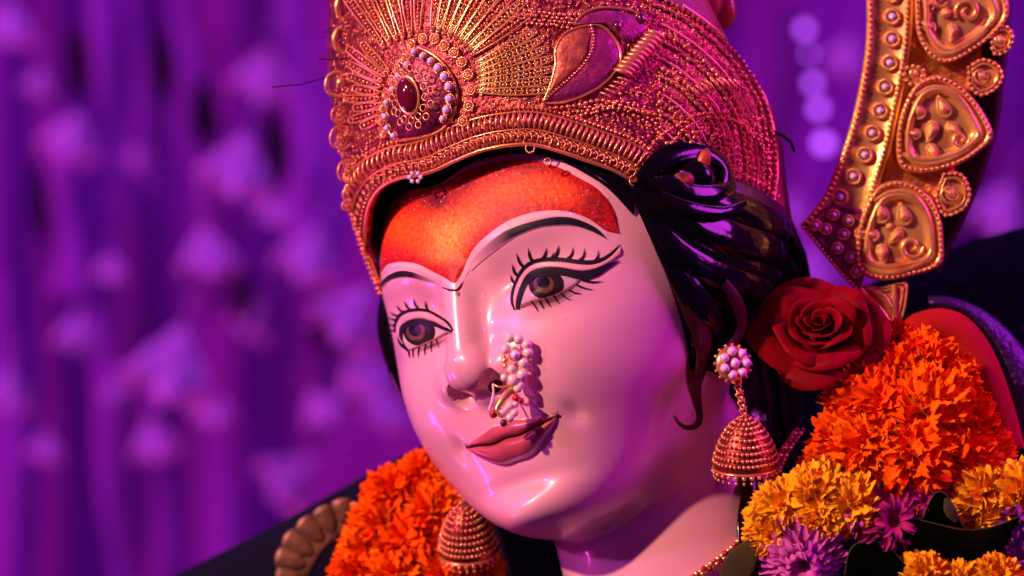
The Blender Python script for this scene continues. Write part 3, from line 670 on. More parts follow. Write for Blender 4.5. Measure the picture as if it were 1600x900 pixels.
# ---- arcs of beads, drops and wires over the right half
edge = np.array([(1203, 322), (1208, 270), (1204, 215), (1192, 162), (1168, 114), (1138, 75), (1104, 43), (1062, 14), (1006, -12), (930, -34)], float)
inn = np.array([(1010, 262), (1014, 252), (1012, 238), (1008, 212), (1004, 178), (1003, 140), (1010, 104), (1008, 62), (990, 22), (930, 12)], float)
pv = np.array([1004, 300.])
for k in range(19):
    c = pv+(edge-pv)*(1-k*.043); keep_ = np.ones(len(c), bool); c = smooth_poly(c, 60)
    c = c[(c[:, 1] < np.interp(c[:, 0], [r[0] for r in rim_back], [r[1] for r in rim_back])-16) & ~((c[:, 0] < 1030) & (c[:, 1] > 24) & (k > 1)) & (c[:, 0] > 1000)]
    if len(c) < 8: continue
    m3 = k % 4
    if m3 == 3: wire(c, 1.6, 3, 'wire', 60)
    elif m3 == 0: bead_row(c, 4.2, 9.4, 3, jit=.4)
    elif m3 == 1: bead_row(c, 3.2, 9.5, 3, elong=1.8, jit=.7)
    else: place_row('scroll', me_chev, c, 12, 6.5, 2, rot=.9)
for k in range(6):
    o1 = [(1000+k*32, 268-k*2+k*k*1.4), (1015+k*30, 232-k*5+k*k*1.4), (1050+k*25, 200-k*2), (1105+k*15, 178+k*5), (1200, 190+k*17)]
    bead_row(o1, 2.9, 9, 5, jit=.7, elong=1.5)
for k in range(4): bead_row([(735+4*k, 8+7*k), (800, 14+7*k), (860, 22+6*k), (905-4*k, 24+7*k)], 2.8, 7.5, 3, jit=.6)
bead_row([(860, 170), (900, 166), (940, 158), (985, 172), (1030, 182)], 3.2, 9, 5)
for k in range(3): bead_row([(890+5*k, 170+6*k), (930, 166+5*k), (965, 160+5*k), (1000, 168+9*k), (1030, 190+9*k)], 2.7, 8, 3, jit=1.)
wire([(1206, 325), (1212, 270), (1208, 214), (1195, 160), (1171, 110), (1141, 70), (1106, 38), (1064, 8)], 3., 2, 'panel_border', 90)
# ---- granular filling between the motifs
gx = RNG.uniform(520, 1205, 5200); gy = RNG.uniform(-30, 320, 5200)
ce = np.interp(gx, [r[0] for r in rim_px[6:]], [r[1] for r in rim_px[6:]])
re = np.interp(gy, edge[::-1][:, 1], edge[::-1][:, 0])
keep = (gy < np.where(gx < 990, ce-4, np.interp(gx, [r[0] for r in rim_back], [r[1] for r in rim_back])-6)) & (gx < re-4) & (((gx-664)/56)**2+((gy-148)/74)**2 > 1) & ~((gx > 860) & (gx < 968) & (gy > 40) & (gy < 158) & (gy-160 < (gx-850)*2) )
P, N = on_crown(np.stack([gx[keep], gy[keep]], 1), 1.0); B = Bag()
for p, n in zip(P, N): B.add(*ball(p, RNG.uniform(1.3, 2.7)*S, 3, 5))
tag(B.build('granulation', m_gold, crown), None, None, kind='stuff')
# ---- openwork wheels and hoops standing out at the far edge of the crown
Pe, Ne = on_crown(np.array([(560, 215), (566, 268), (552, 150)]), 0)
def edge_wheel(px, d, size, me, rows=None):
    rw = np.stack([unit(np.array([[.92, .38, .0]]))[0], np.array([0., 0, 1.]), unit(np.array([[.38, -.92, 0]]))[0]])
    return inst(me.name.split('.')[0], me, mtx(PX(px[0], px[1], d), rw if rows is None else rows, size*S), crown)
de = float(-W2L(Pe[:1])[0, 0]*0+(-Pe[0, 1]/S))
edge_wheel((531, 216), de-35, 20, me_wheel); edge_wheel((543, 268), de-35, 20, me_wheel); edge_wheel((541, 322), de-40, 10, me_ros); edge_wheel((529, 180), de-35, 15, me_wheel)
me_bighoop = raw_mesh('hoop', [ring((0, 0, 0), .85, .16, I3, 24, 8)], m_brightgold)
for (q, sz) in (((527, 132), 22), ((541, 62), 24), ((545, 12), 24)):
    h = edge_wheel(q, de-30, sz, me_bighoop); place = PX(q[0]+6, q[1]-2, de-32)
    v, f = ball(place, S*sz*.42, 7, 12, np.diag([1, .7, 1])); mesh_obj('hoop_bead', v, f, m_brightgold if sz == 22 else m_leafp, crown)
# painted back of the shell behind the filigree panel
bk = [crown_pt(np.linspace(1.02, 2.4, 40), np.full(40, y_), 13.) for y_ in np.linspace(-20, 640, 24)]
tb = np.array(bk)
rc, _ = on_crown([(1207, 330), (1212, 270), (1208, 214), (1195, 160), (1171, 110), (1141, 70), (1106, 38), (1064, 8), (970, -25)], 0, 60); q = W2L(rc); at_ = np.arctan2(q[:, 0]/350, (q[:, 2]+45)/336)
o_ = np.argsort(q[:, 1]); t0 = np.interp(np.linspace(-20, 640, 24), q[o_, 1], at_[o_])
bk = np.stack([crown_pt(np.linspace(t0[i]-.02, 2.5, 40), np.full(40, y_), 4.) for i, y_ in enumerate(np.linspace(-20, 640, 24))])
mesh_obj('painted_back', L2W(bk.reshape(-1, 3)), grid_faces(24, 40)[:, ::-1], m_shell, crown)
v, f = tube(np.array([PX(1208, 206, 60), PX(1224, 212, 56), PX(1236, 222, 40), PX(1241, 236, 20)]), 3*S, 6); mesh_obj('tie_cord', v, f, m_black, crown)
for pts in ([(425, 136, 40), (470, 132, 40), (505, 122, 30), (530, 116, 20)], [(498, 92, 30), (520, 93, 30), (560, 88, 30)], [(505, 50, 10), (530, 48, 20), (548, 52, 20)]):
    a = np.array(pts, float); v, f = tube(PX(a[:, 0], a[:, 1], a[:, 2]+de-40), 1.0*S, 5); mesh_obj('binding_wire', v, f, m_black, crown)

for (x, y, r, d) in ((1062, 6, 30, 60), (1096, -2, 34, 40), (1126, 16, 26, 10), (1090, 26, 20, 60)):
    v, f = ball(PX(x, y, d), r*S, 10, 16, np.diag([1, .6, 1.2])); mesh_obj('red_finial_lobe', v, f, mat('red_enamel', (0.34, 0.015, 0.03, 1), rough=.35, coat=.5, bump=(120, .5, .002), var=(60, (0.45, 0.08, 0.03, 1), .5, .7)), crown)
# ------------------------------------------------------------------ hair
m_hair = mat('black_lacquer_hair', (0.003, 0.002, 0.004, 1), rough=.13, spec=.28, bump=(60, .35, .0015), var=(30, (0.012, 0.003, 0.004, 1), .5, .75))
m_brown = mat('brown_lacquer_hair', (0.05, 0.006, 0.006, 1), rough=.35, spec=.35, coat=.15, bump=(80, .3, .001), var=(40, (0.03, 0.006, 0.008, 1), .4, .7))
def gsm(P, k=3):
    for _ in range(k): P = np.concatenate([P[:1], (P[:-2]+2*P[1:-1]+P[2:])/4, P[-1:]])
    return P
def lock(pts, r, off=6., material=None, name='hair_lock', ridges=5, n=44, flat=(1.3, .5), seg=30, amp=.06, dmax=None):
    c = smooth_poly(pts, n); P, N = ray_px(c[:, 0], c[:, 1]); dv = 1
    T = PX(c[:, 0], c[:, 1], np.clip(-P[:, 1]/S, -150, 400)); P = gsm(T+0*P, 12); N = gsm(N, 10)
    rv = np.interp(np.linspace(0, 1, n), np.linspace(0, 1, len(r)), r)*S
    P = P+unit(N)*(off*S+rv[:, None]*.2)
    v, f = tube(P, rv, seg, flat, N); q = v[:n*seg].reshape(n, seg, 3); a = np.linspace(0, 2*np.pi, seg, endpoint=False)
    tw = np.linspace(0, 1.6, n)[:, None]
    g = 1+amp*np.cos(ridges*a[None]+tw)+amp*.6*np.cos((ridges*2+1)*a[None]-tw*1.7)
    q = P[:, None]+(q-P[:, None])*g[..., None]; v[:n*seg] = q.reshape(-1, 3)
    return mesh_obj(name, v, f, material or m_hair, hair)
ys = np.array([215, 260, 330, 400, 470, 540, 600, 700, 800, 900, 1000.]); xl = np.array([700, 640, 606, 600, 598, 602, 622, 690, 770, 800, 815.]); xr = np.array([1150, 1200, 1232, 1262, 1272, 1268, 1258, 1252, 1262, 1262, 1262.])
a = np.linspace(0, 2*np.pi, 48, endpoint=False); hv = []
yy_ = np.linspace(215, 1000, 40)
for y_ in yy_:
    x0, x1 = np.interp(y_, ys, xl), np.interp(y_, ys, xr); cx, w = (x0+x1)/2, (x1-x0)/2
    x = cx+w*np.cos(a); d = -150+130*np.cos(a)+(80+25*math.sin(y_*.02))*np.sin(a)+3*np.cos(13*a)
    hv.append(PX(x, y_+0*x, d))
hair = mesh_obj('hair', np.concatenate(hv), grid_faces(40, 48, True), m_hair, statue)
# dark edge of hair under the crown's rim
hl_up = [(580, 470), (572, 440), (566, 400), (566, 345), (575, 312), (593, 285), (622, 270), (652, 266), (682, 258), (714, 242), (753, 226), (794, 218), (836, 217), (878, 228), (920, 243), (962, 262), (990, 280)]
hl_lo = [(593, 462), (590, 440), (592, 405), (597, 352), (606, 328), (622, 309), (645, 298), (672, 294), (697, 283), (716, 268), (752, 251), (794, 242), (836, 243), (876, 253), (912, 271), (950, 296), (990, 338)]
patch('hairline', hl_up, hl_lo, m_hair, hair, 140, 8, 2.2, raise_=2.5)
# near temple: painted dark edge along the cheek
patch('temple_hair', [(984, 300), (1004, 338), (1030, 392), (1052, 440), (1070, 492), (1080, 536), (1082, 570)], [(1040, 290), (1080, 340), (1130, 400), (1150, 450), (1160, 500), (1150, 540), (1120, 585)], m_hair, hair, 60, 10, 3, raise_=4)
lock([(985, 296), (1022, 322), (1065, 350), (1112, 372), (1165, 386), (1212, 402), (1256, 440)], [9, 15, 20, 22, 20, 18, 12], 24)
lock([(992, 312), (1030, 350), (1075, 382), (1125, 402), (1180, 416), (1235, 452)], [7, 13, 18, 20, 18, 10], 16)
lock([(1008, 340), (1042, 386), (1085, 418), (1130, 438), (1175, 452), (1215, 478)], [7, 13, 16, 17, 16, 9], 18)
lock([(1022, 372), (1050, 420), (1078, 466), (1110, 500), (1150, 520), (1195, 540)], [8, 14, 18, 20, 18, 10], 10)
lock([(1040, 410), (1066, 460), (1084, 505), (1092, 545), (1085, 580)], [8, 13, 15, 13, 6], 8, m_brown)
lock([(1105, 440), (1124, 470), (1129, 502), (1116, 532), (1096, 548)], [6, 9, 10, 8, 3], 34, m_brown, ridges=3)
lock([(1090, 288), (1140, 306), (1195, 342), (1240, 392), (1268, 440)], [10, 17, 20, 18, 9], 18, m_brown, ridges=6)
lock([(1055, 300), (1110, 322), (1165, 345), (1215, 375), (1255, 425)], [10, 18, 20, 18, 10], 22)
lock([(1125, 470), (1165, 505), (1195, 560), (1210, 620), (1215, 690)], [12, 20, 22, 22, 14], 2)
lock([(1150, 450), (1200, 490), (1225, 550), (1232, 620), (1240, 700)], [14, 24, 26, 24, 16], 2)
lock([(1185, 560), (1205, 620), (1215, 700), (1215, 780), (1215, 860)], [12, 20, 24, 22, 16], 0)
lock([(1168, 700), (1172, 760), (1166, 820), (1172, 880), (1180, 930)], [10, 16, 18, 18, 14], 6)
lock([(990, 290), (1012, 268), (1040, 254), (1070, 250), (1098, 262), (1112, 284), (1104, 306)], [7, 11, 14, 15, 14, 12, 7], 30, ridges=3)
lock([(1000, 300), (1035, 300), (1062, 312), (1092, 312), (1122, 300)], [8, 13, 14, 13, 8], 30, ridges=3)
lock([(1012, 318), (1050, 338), (1095, 344), (1128, 330)], [5, 8, 8, 4], 46, ridges=2)
P, N = ray_px([1062], [283]); v, f = ball(P[0]+N[0]*14*S, S, 10, 18, np.array([[44, 0, 0], [0, 22., 0], [0, 0, 30]])); mesh_obj('hair_curl', v, f, m_hair, hair)
for (q, rx, rz, rot) in (((1075, 270), 11, 26, .35), ((1048, 293), 18, 12, -.2)):
    P, N = ray_px([q[0]], [q[1]]); p = P[0]+N[0]*34*S; c_, s_ = math.cos(rot), math.sin(rot)
    ax_ = np.array([[c_, 0, -s_], [0, 1., 0], [s_, 0, c_]])*np.array([[rx], [9], [rz]])
    v, f = ball(p, S, 8, 14, ax_); mesh_obj('orange_bud', v, f, mat('orange_bud_paint', (0.45, 0.07, 0.02, 1), rough=.4, var=(90, (0.08, 0.01, 0.01, 1), .45, .6)), hair)
stroke('sideburn', [(1100, 515), (1095, 545), (1088, 575), (1085, 600), (1089, 628), (1093, 650), (1088, 664), (1075, 668), (1062, 662), (1052, 648)], [14, 34, 36, 31, 21, 14, 10, 9, 6, 1], m_brown, statue, 60, 8, 1.2)


lock([(986, 284), (1003, 322), (1029, 378), (1051, 432), (1068, 488), (1079, 540), (1082, 575)], [5, 8, 9, 9, 9, 8, 4], 3, ridges=3)
_a = smooth_poly(np.array([(612, 440), (606, 480), (606, 520), (616, 560), (630, 602), (648, 650)], float), 24); v, f = tube(PX(_a[:, 0], _a[:, 1], -130), np.interp(np.linspace(0, 1, 24), [0, .3, .7, 1], [12, 17, 16, 6])*S, 14); mesh_obj('hair_lock', v, f, m_hair, hair)

# ------------------------------------------------------------------ nose ornament of pearls
nP, nN = ray_px([792], [590]); nd = float(-nP[0, 1]/S)
nring = thing('nose_ring', 'cluster of pearls, red beads and gold pinned to the nostril', 'nose ring', nP[0])
m_pearl = mat('pearl', (0.86, 0.66, 0.56, 1), rough=.16, coat=.8, spec=.7)
m_red = mat('red_bead', (0.45, 0.012, 0.012, 1), rough=.15, coat=.8)
me_pearl = raw_mesh('pearl', [ball((0, 0, 0), 1, 8, 14)], m_pearl); me_redb = raw_mesh('red_bead', [ball((0, 0, 0), 1, 6, 10)], m_red); me_gb = raw_mesh('gold_bead', [ball((0, 0, 0), 1, 5, 8)], m_brightgold)
def nz_(px, py): return nd+25+(px-792)*.05+max(0, (py-600))*.12
for (x, y, r) in [(797, 528, 6.5), (810, 530, 6.8), (823, 538, 6.8), (790, 546, 6.2), (825, 551, 6.8), (818, 567, 7), (816, 585, 7.2), (802, 594, 8), (800, 577, 6.2), (797, 634, 6), (785, 645, 6), (797, 653, 5.5), (813, 602, 5), (788, 590, 5), (809, 607, 5.5), (791, 640, 5), (804, 645, 5), (805, 632, 4.5)]:
    inst('pearl', me_pearl, mtx(PX(x, y, nz_(x, y)), I3, r*1.2*S), nring)
for (x, y, r) in [(789, 563, 5), (789, 572, 4.5), (793, 583, 4), (787, 557, 3), (812, 576, 3), (808, 587, 3), (810, 610, 3.5), (800, 606, 3.5), (817, 594, 3), (804, 543, 2.5), (815, 558, 2.5)]:
    inst('gold_bead', me_gb, mtx(PX(x, y, nz_(x, y)-3), I3, r*S), nring)
for (x, y, r) in [(806, 622, 6), (814, 626, 5), (771, 647, 6.5), (777, 643, 4.5)]: inst('red_bead', me_redb, mtx(PX(x, y, nz_(x, y)), I3, r*S), nring)
inst('stone', me_stone, mtx(PX(805, 554, nz_(805, 554)+2), np.array([[1., 0, 0], [0, 0, 1], [0, -1, 0]]), 9*S), nring)
inst('setting', me_setting, mtx(PX(805, 554, nz_(805, 554)), np.array([[1., 0, 0], [0, 0, 1], [0, -1, 0]]), 9*S), nring)
v, f = ball(PX(787, 661, nz_(787, 661)), 6*S, 6, 10); mesh_obj('dark_bead', v, f, m_ruby, nring)
def pxtube(name, pts, r, material, parent, n=24, seg=8, flat=None):
    a = smooth_poly(np.array(pts, float), n); v, f = tube(PX(a[:, 0], a[:, 1], a[:, 2]), np.interp(np.linspace(0, 1, n), np.linspace(0, 1, len(r)), r)*S, seg, flat); return mesh_obj(name, v, f, material, parent)
pxtube('gold_band', [(806, 606, nd+22), (793, 615, nd+26), (783, 628, nd+30), (776, 642, nd+34), (786, 652, nd+36)], [5, 6, 6, 4, 3], m_brightgold, nring)
pxtube('hook_wire', [(770, 600, nd+18), (771, 612, nd+24), (768, 628, nd+36), (763, 643, nd+44)], [1.6, 1.6, 1.8, 1.6], m_pearl, nring)
pxtube('hook_wire', [(800, 596, nd+20), (790, 604, nd+24), (778, 604, nd+24), (770, 600, nd+18)], [1.5, 1.5], m_brightgold, nring)
pxtube('gold_band', [(797, 575, nd+27), (792, 590, nd+24), (800, 610, nd+24), (812, 622, nd+26)], [3, 3, 3, 2], m_brightgold, nring)

# ------------------------------------------------------------------ earrings
m_pinkstone = mat('pink_stone', (0.85, 0.55, 0.72, 1), rough=.1, coat=1., spec=.8)
me_pink = raw_mesh('stone', [ball((0, 0, .35), 1., 4, 8, np.diag([.9, .9, .8]))], m_pinkstone, smooth=False)
me_link = raw_mesh('chain_link', [ring((0, 0, 0), 1., .3, I3, 12, 6)], m_gold)
me_drop = raw_mesh('drop_bead', [ball((0, 0, 0), 1, 5, 8)], m_gold)
VIEW = np.array([[1., 0, 0], [0, 0, 1.], [0, -1., 0]])           # local z towards the camera
def earring(label, apex, d, w, h, tilt, stud=None, view_up=.25):
    e = thing('earring', label, 'earring', PX(apex[0], apex[1]+h, d))
    ca, sa = math.cos(tilt), math.sin(tilt); tip = math.atan(view_up)
    up = np.array([-sa, -math.sin(tip), ca*math.cos(tip)]); up /= np.linalg.norm(up); sd = unit(np.cross(np.array([0, 1., 0]), up)[None])[0]; sd = -sd; fw = np.cross(sd, up)
    org = PX(apex[0], apex[1], d)
    pt = lambda r, a, z: org+S*(r*math.cos(a)*sd+r*math.sin(a)*fw-z*up)
    prof = [(.02, 0), (.2, .05), (.42, .15), (.64, .32), (.82, .52), (.93, .72), (1., .9), (.98, .93), (.86, .84), (.7, .62), (.3, .3), (.02, .22)]
    A = np.linspace(0, 2*np.pi, 40, endpoint=False)
    gv_ = np.array([[pt(r*w, a, z*h) for a in A] for r, z in prof]); dome = mesh_obj('bell', gv_.reshape(-1, 3), grid_faces(len(prof), 40, True)[:, ::-1], mat('earring_ground', (0.34, 0.05, 0.03, 1), rough=.32, metal=.85, bump=(500, .6, .0006)), e)
    for (r, z) in [(.16, .045), (.3, .1), (.43, .165), (.55, .24), (.66, .34), (.76, .45), (.84, .55), (.9, .66), (.95, .76)]:
        B = Bag(); k = max(6, int(2*math.pi*r*w/6.8))
        for j in range(k):
            a = 2*math.pi*(j+.5*((z*100) % 2 > 1))/k; B.add(*ball(pt(r*w+1.5, a, z*h), 3.1*S, 5, 7))
        B.build('bead_row', m_gold, e)
    for j in range(26):
        a = 2*math.pi*j/26; inst('drop_bead', me_drop, mtx(pt(w*1.0, a, h*.95), I3, 3.6*S), e); inst('drop_bead', me_drop, mtx(pt(w*.97, a, h*1.05), I3, 2.6*S), e)
    v, f = ring(pt(0, 0, h*.9), w*1.0*S, 2.2*S, np.stack([sd, fw, up]), 40, 6); mesh_obj('rim', v, f, m_gold, e)
    if stud:
        s = np.array(PX(stud[0], stud[1], d+18)); n = 7
        dq = np.linalg.norm(org-s)/S; k = int(dq/6)
        for j in range(k):
            p = s+(org-s)*((j+.8)/k); ro = VIEW if j % 2 else np.array([[0, 0, 1.], [.6, -.8, 0], [.8, .6, 0]])
            inst('chain_link', me_link, mtx(p, ro, 4.6*S), e); inst('drop_bead', me_drop, mtx(p+np.array([5*S*(-1)**j, 0, 0]), I3, 2.2*S), e)
        R_ = stud[2]; tl = unit(np.array([[.25, -.95, .1]]))[0]; fr_ = frame_of(tl)
        v, f = ball(s, S, 8, 16, np.stack([fr_[0]*R_*.95, fr_[1]*R_*.95, fr_[2]*R_*.35])); mesh_obj('stud', v, f, m_gold, e)
        for j in range(8):
            if j == 0: o2 = 0*s; sz = R_*.32
            else: a = j*2*math.pi/7; o2 = (fr_[0]*math.cos(a)+fr_[1]*math.sin(a))*R_*.62*S; sz = R_*.3
            inst('stone', me_pink, mtx(s+o2+tl*R_*.28*S, fr_, sz*S), e)
        for j in range(16):
            a = j*2*math.pi/16; inst('drop_bead', me_drop, mtx(s+(fr_[0]*math.cos(a)+fr_[1]*math.sin(a))*R_*.98*S, I3, 2.6*S), e)
    return e
earring('gold beaded bell earring under a pink stone stud beside the cheek', (1163, 650), 235, 49, 88, .04, (1145, 568, 29))
earring('gold beaded bell earring below the chin against orange marigolds', (724, 788), -20, 47, 92, .1, (716, 745, 16), .45)

# ------------------------------------------------------------------ bead necklace along the neck
nk = thing('necklace', 'double string of gold beads running down the neck', 'necklace', PX(1100, 895, 150))
for off_, r_ in ((0, 5.2), (9, 4.6)):
    c = smooth_poly([(1245+off_, 672), (1222+off_, 705), (1208+off_, 735), (1196+off_, 770), (1180+off_, 808), (1150+off_, 850), (1110+off_, 882), (1066+off_, 912)], 46)
    P, N = ray_px(c[:, 0], c[:, 1]); T = gsm(PX(c[:, 0], c[:, 1], np.clip(-P[:, 1]/S, 40, 240)+10), 6)
    for k_, p in enumerate(T): inst('bead', me_gb if k_ % 3 else me_redb, mtx(p, I3, r_*S*(1 if k_ % 2 else .8)), nk)
# ------------------------------------------------------------------ gold arch ornament beside the head
AD = 40.
orn = thing('arch_ornament', 'embossed gold scroll ornament studded with stones, rising beside the crown', 'ornament', PX(1385, 512, AD))
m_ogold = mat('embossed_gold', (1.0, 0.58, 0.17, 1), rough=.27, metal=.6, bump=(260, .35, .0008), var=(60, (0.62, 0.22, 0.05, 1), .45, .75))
m_odark = mat('dark_gold_back', (0.05, 0.015, 0.012, 1), rough=.5, metal=.4)  # very dark gold for the plate set behind the scrolls
def slab(name, px, h, thick, material, parent, nb=60, dome=6., d=AD, rimw=.12, back=True):
    """plate with a raised, rounded outline; px outline, h height above AD, thick depth behind"""
    c = smooth_poly(px+[px[0]], nb)[:-1]; nb = len(c); ctr = c.mean(0)
    lay = [(0., -thick), (0., h*.4), (.03, h), (.1, h*1.05), (.14, h*.45), (.18, h*.4), (.22, h*1.1), (.27, h*1.3), (.33, h*1.1), (.37, h*.35), (.5, h*.35+dome*.5), (.75, h*.35+dome*.85), (.995, h*.35+dome)] if rimw < .2 else [(0., -thick), (0., h*.4), (.1, h), (.5, h+dome*.6), (.995, h+dome)]
    v = np.concatenate([PX(*(c+(ctr-c)*k).T, d+z) for k, z in lay])
    return mesh_obj(name, v, grid_faces(len(lay), nb, True), material, parent)
rail = [(1352, -20), (1353, 60), (1345, 120), (1330, 190), (1310, 250), (1285, 308), (1250, 352), (1278, 385), (1306, 420), (1338, 452), (1348, 420), (1345, 380), (1352, 335), (1372, 285), (1390, 236), (1404, 180), (1415, 120), (1424, 60), (1428, -20)]
def band(name, L, R, h, thick, material, parent, n=60, d=AD, prof=((0, -1), (0, .5), (.06, 1), (.14, 1), (.2, .3), (.8, .3), (.86, 1), (.94, 1), (1, .5), (1, -1))):
    l = smooth_poly(L, n); r = smooth_poly(R, n); v = np.stack([PX(*(l+(r-l)*k).T, d+(z*h if z > 0 else -thick)) for k, z in prof], 1)
    return mesh_obj(name, v.reshape(-1, 3), grid_faces(n, len(prof)), material, parent)
rl_ = band('rail', [(1340, -200), (1352, -30), (1353, 60), (1345, 120), (1330, 190), (1310, 250), (1285, 308), (1250, 352)], [(1415, -200), (1428, -30), (1424, 60), (1416, 120), (1404, 180), (1392, 236), (1376, 285), (1345, 440)], 9, 40, m_ogold, orn)
slab('corner_plate', [(1252, 352), (1290, 322), (1330, 322), (1362, 340), (1356, 390), (1342, 452), (1306, 420), (1278, 386)], 6, 30, m_leafp, orn, d=AD+4)  # gold corner; its magenta shade is put into the colour
def orow(name, me, pts, spacing, size, z, parent):
    q, t = row_of(pts, spacing)
    for x, y in q: inst(name, me, mtx(PX(x, y, AD+z), VIEW, size*S), parent)
me_ob = raw_mesh('gold_bead', [ball((0, 0, 0), 1, 6, 9)], m_ogold); me_bezel = raw_mesh('bezel', [ring((0, 0, 0), 1., .28, I3, 18, 8)], m_ogold)
orow('gold_bead', me_ob, [(1360, -5), (1360, 60), (1352, 120), (1337, 190), (1317, 250), (1292, 306), (1262, 348)], 9, 4, 10, rl_)
orow('gold_bead', me_ob, [(1418, -5), (1415, 60), (1406, 120), (1394, 180), (1381, 236), (1366, 285), (1350, 330)], 8, 3.6, 10, rl_)
for (x, y) in [(1393, -8), (1394, 26), (1394, 61), (1390, 98), (1383, 136), (1375, 173), (1363, 208), (1351, 242), (1333, 276), (1312, 308)]:
    inst('bezel', me_bezel, mtx(PX(x, y, AD+6), VIEW, 11*S), rl_); inst('stone', me_pink if (y//35) % 2 else me_stone, mtx(PX(x, y, AD+4), VIEW, 7.5*S), rl_)
for (x, y) in [(1302, 336), (1290, 358), (1274, 352), (1318, 366), (1308, 388), (1330, 402), (1325, 345), (1338, 425), (1345, 365)]:
    inst('bezel', me_bezel, mtx(PX(x, y, AD+13), VIEW, 8*S), orn); inst('stone', me_pink, mtx(PX(x, y, AD+12), VIEW, 6*S), orn)
orow('gold_bead', me_ob, [(1256, 356), (1282, 388), (1310, 422), (1342, 456)], 7, 3.2, 12, orn)
_ta = np.linspace(0, 2*np.pi, 24, endpoint=False); _tr = []
for _k, _z in ((1., 0), (.96, .22), (.8, .3), (.7, .2), (.62, .3), (.4, .5), (.15, .6), (.01, .6)): _tr.append(np.stack([_k*np.cos(_ta)*1.15+.12*_k, _k*np.sin(_ta)*(.62-.30*np.cos(_ta)), _z+0*_ta], 1))
me_tear = raw_mesh('leaf_boss', [(np.concatenate(_tr), grid_faces(8, 24, True))], m_ogold)
def medallion(px, studs, curls, h=16, thick=60):
    s = slab('scroll_plate', px, h, thick, m_ogold, orn, dome=4); c = np.array(px, float); ctr = c.mean(0)
    q, _ = row_of([tuple(p) for p in (c+(ctr-c)*.065)]+[tuple(c[0]+(ctr-c[0])*.065)], 8.5)
    for x, y in q: inst('gold_bead', me_ob, mtx(PX(x, y, AD+h+1), VIEW, 3.4*S), s)
    for k_, (x, y, r) in enumerate(studs):
        a_ = math.atan2(-(y-ctr[1]), x-ctr[0])+(.7 if k_ % 2 else -.5); rw_ = np.array([[math.cos(a_), 0, math.sin(a_)], [-math.sin(a_), 0, math.cos(a_)], [0, -1., 0]])
        if r > 9: inst('leaf_boss', me_tear, mtx(PX(x, y, AD+h*.5+3), rw_, r*1.15*S), s)
        else: inst('stud', me_ob, mtx(PX(x, y, AD+h*.5+4), VIEW, r*S), s)
    for pts, r in curls: a = smooth_poly(np.array([(x, y) for x, y in pts], float), 26); v, f = tube(PX(a[:, 0], a[:, 1], AD+h*.6+6), np.interp(np.linspace(0, 1, 26), [0, .5, 1], [r*.5, r, r*.6])*S, 8); mesh_obj('curl', v, f, m_ogold, s)
    return s
def spiral(cx, cy, r, a0, turns, sgn=1, n=12): return [(cx+r*(1-k/n*.75)*math.cos(a0+sgn*turns*2*math.pi*k/n), cy+r*(1-k/n*.75)*math.sin(a0+sgn*turns*2*math.pi*k/n)) for k in range(n+1)]
medallion([(1412, -150), (1440, -168), (1480, -172), (1525, -150), (1556, -110), (1562, -62), (1520, -36), (1470, -34), (1432, -44), (1416, -100)], [(1450, -120, 13), (1486, -130, 12), (1450, -80, 12), (1500, -84, 12)], [([(1428, -140), (1460, -154), (1500, -146), (1535, -110)], 5), (spiral(1520, -74, 14, 0, 1.2), 4)])
medallion([(1428, -20), (1432, 48), (1446, 80), (1466, 97), (1490, 96), (1525, 76), (1553, 54), (1577, 21), (1562, -20), (1500, -30)], [(1449, 41, 13), (1487, 50, 12), (1450, 5, 12), (1478, 20, 9)], [(spiral(1512, 18, 20, 2.6, 1.3), 5), ([(1440, 66), (1466, 84), (1500, 78), (1535, 52), (1552, 22)], 6), (spiral(1468, -2, 14, .5, 1.1), 4)])
medallion([(1418, 150), (1436, 126), (1470, 117), (1505, 136), (1534, 171), (1552, 212), (1532, 236), (1498, 257), (1445, 270), (1408, 262), (1400, 228), (1405, 185)], [(1434, 172, 14), (1474, 168, 15), (1426, 209, 12), (1455, 204, 14), (1490, 203, 13), (1458, 238, 13), (1428, 246, 8)], [([(1430, 150), (1455, 136), (1485, 142), (1512, 170), (1528, 205)], 5), ([(1410, 240), (1435, 256), (1475, 252), (1515, 232)], 5), (spiral(1500, 218, 14, 0, 1.2), 4)])
medallion([(1356, 312), (1376, 288), (1408, 282), (1442, 296), (1467, 331), (1474, 374), (1470, 414), (1428, 431), (1377, 438), (1341, 424), (1336, 387), (1343, 346)], [(1376, 332, 16), (1412, 336, 15), (1360, 366, 13), (1378, 396, 13), (1400, 368, 12), (1390, 354, 7)], [([(1366, 314), (1392, 300), (1424, 304), (1448, 334), (1456, 372)], 6), ([(1346, 412), (1376, 426), (1416, 422), (1452, 404)], 7), (spiral(1424, 386, 19, 0, 1.3), 5)])
for (px, st) in (([(1512, 104), (1534, 92), (1556, 98), (1568, 118), (1556, 140), (1532, 150), (1514, 134)], (1533, 118, 11)), ([(1474, 270), (1500, 270), (1514, 290), (1515, 312), (1502, 330), (1474, 338), (1462, 306)], (1484, 302, 13)), ([(1408, 108), (1430, 102), (1446, 112), (1440, 126), (1420, 132)], (1430, 114, 7)), ([(1548, 48), (1572, 40), (1584, 58), (1574, 80), (1552, 84)], (1563, 62, 8))):
    medallion(px, [st], [(spiral(st[0], st[1], st[2]*1.35, 1, .9), 3)], 12, 80)
slab('foot', [(1340, 444), (1378, 448), (1416, 441), (1416, 476), (1408, 505), (1396, 520), (1378, 500), (1356, 476)], 10, 30, m_ogold, orn, dome=10)
for pts in ([(1345, 452), (1362, 470), (1380, 488), (1394, 512)], [(1398, 446), (1397, 470), (1398, 510)], [(1356, 452), (1380, 462), (1392, 480)]):
    a = smooth_poly(np.array(pts, float), 20); v, f = tube(PX(a[:, 0], a[:, 1], AD+14), 3.5*S, 8); mesh_obj('curl', v, f, m_ogold, orn)
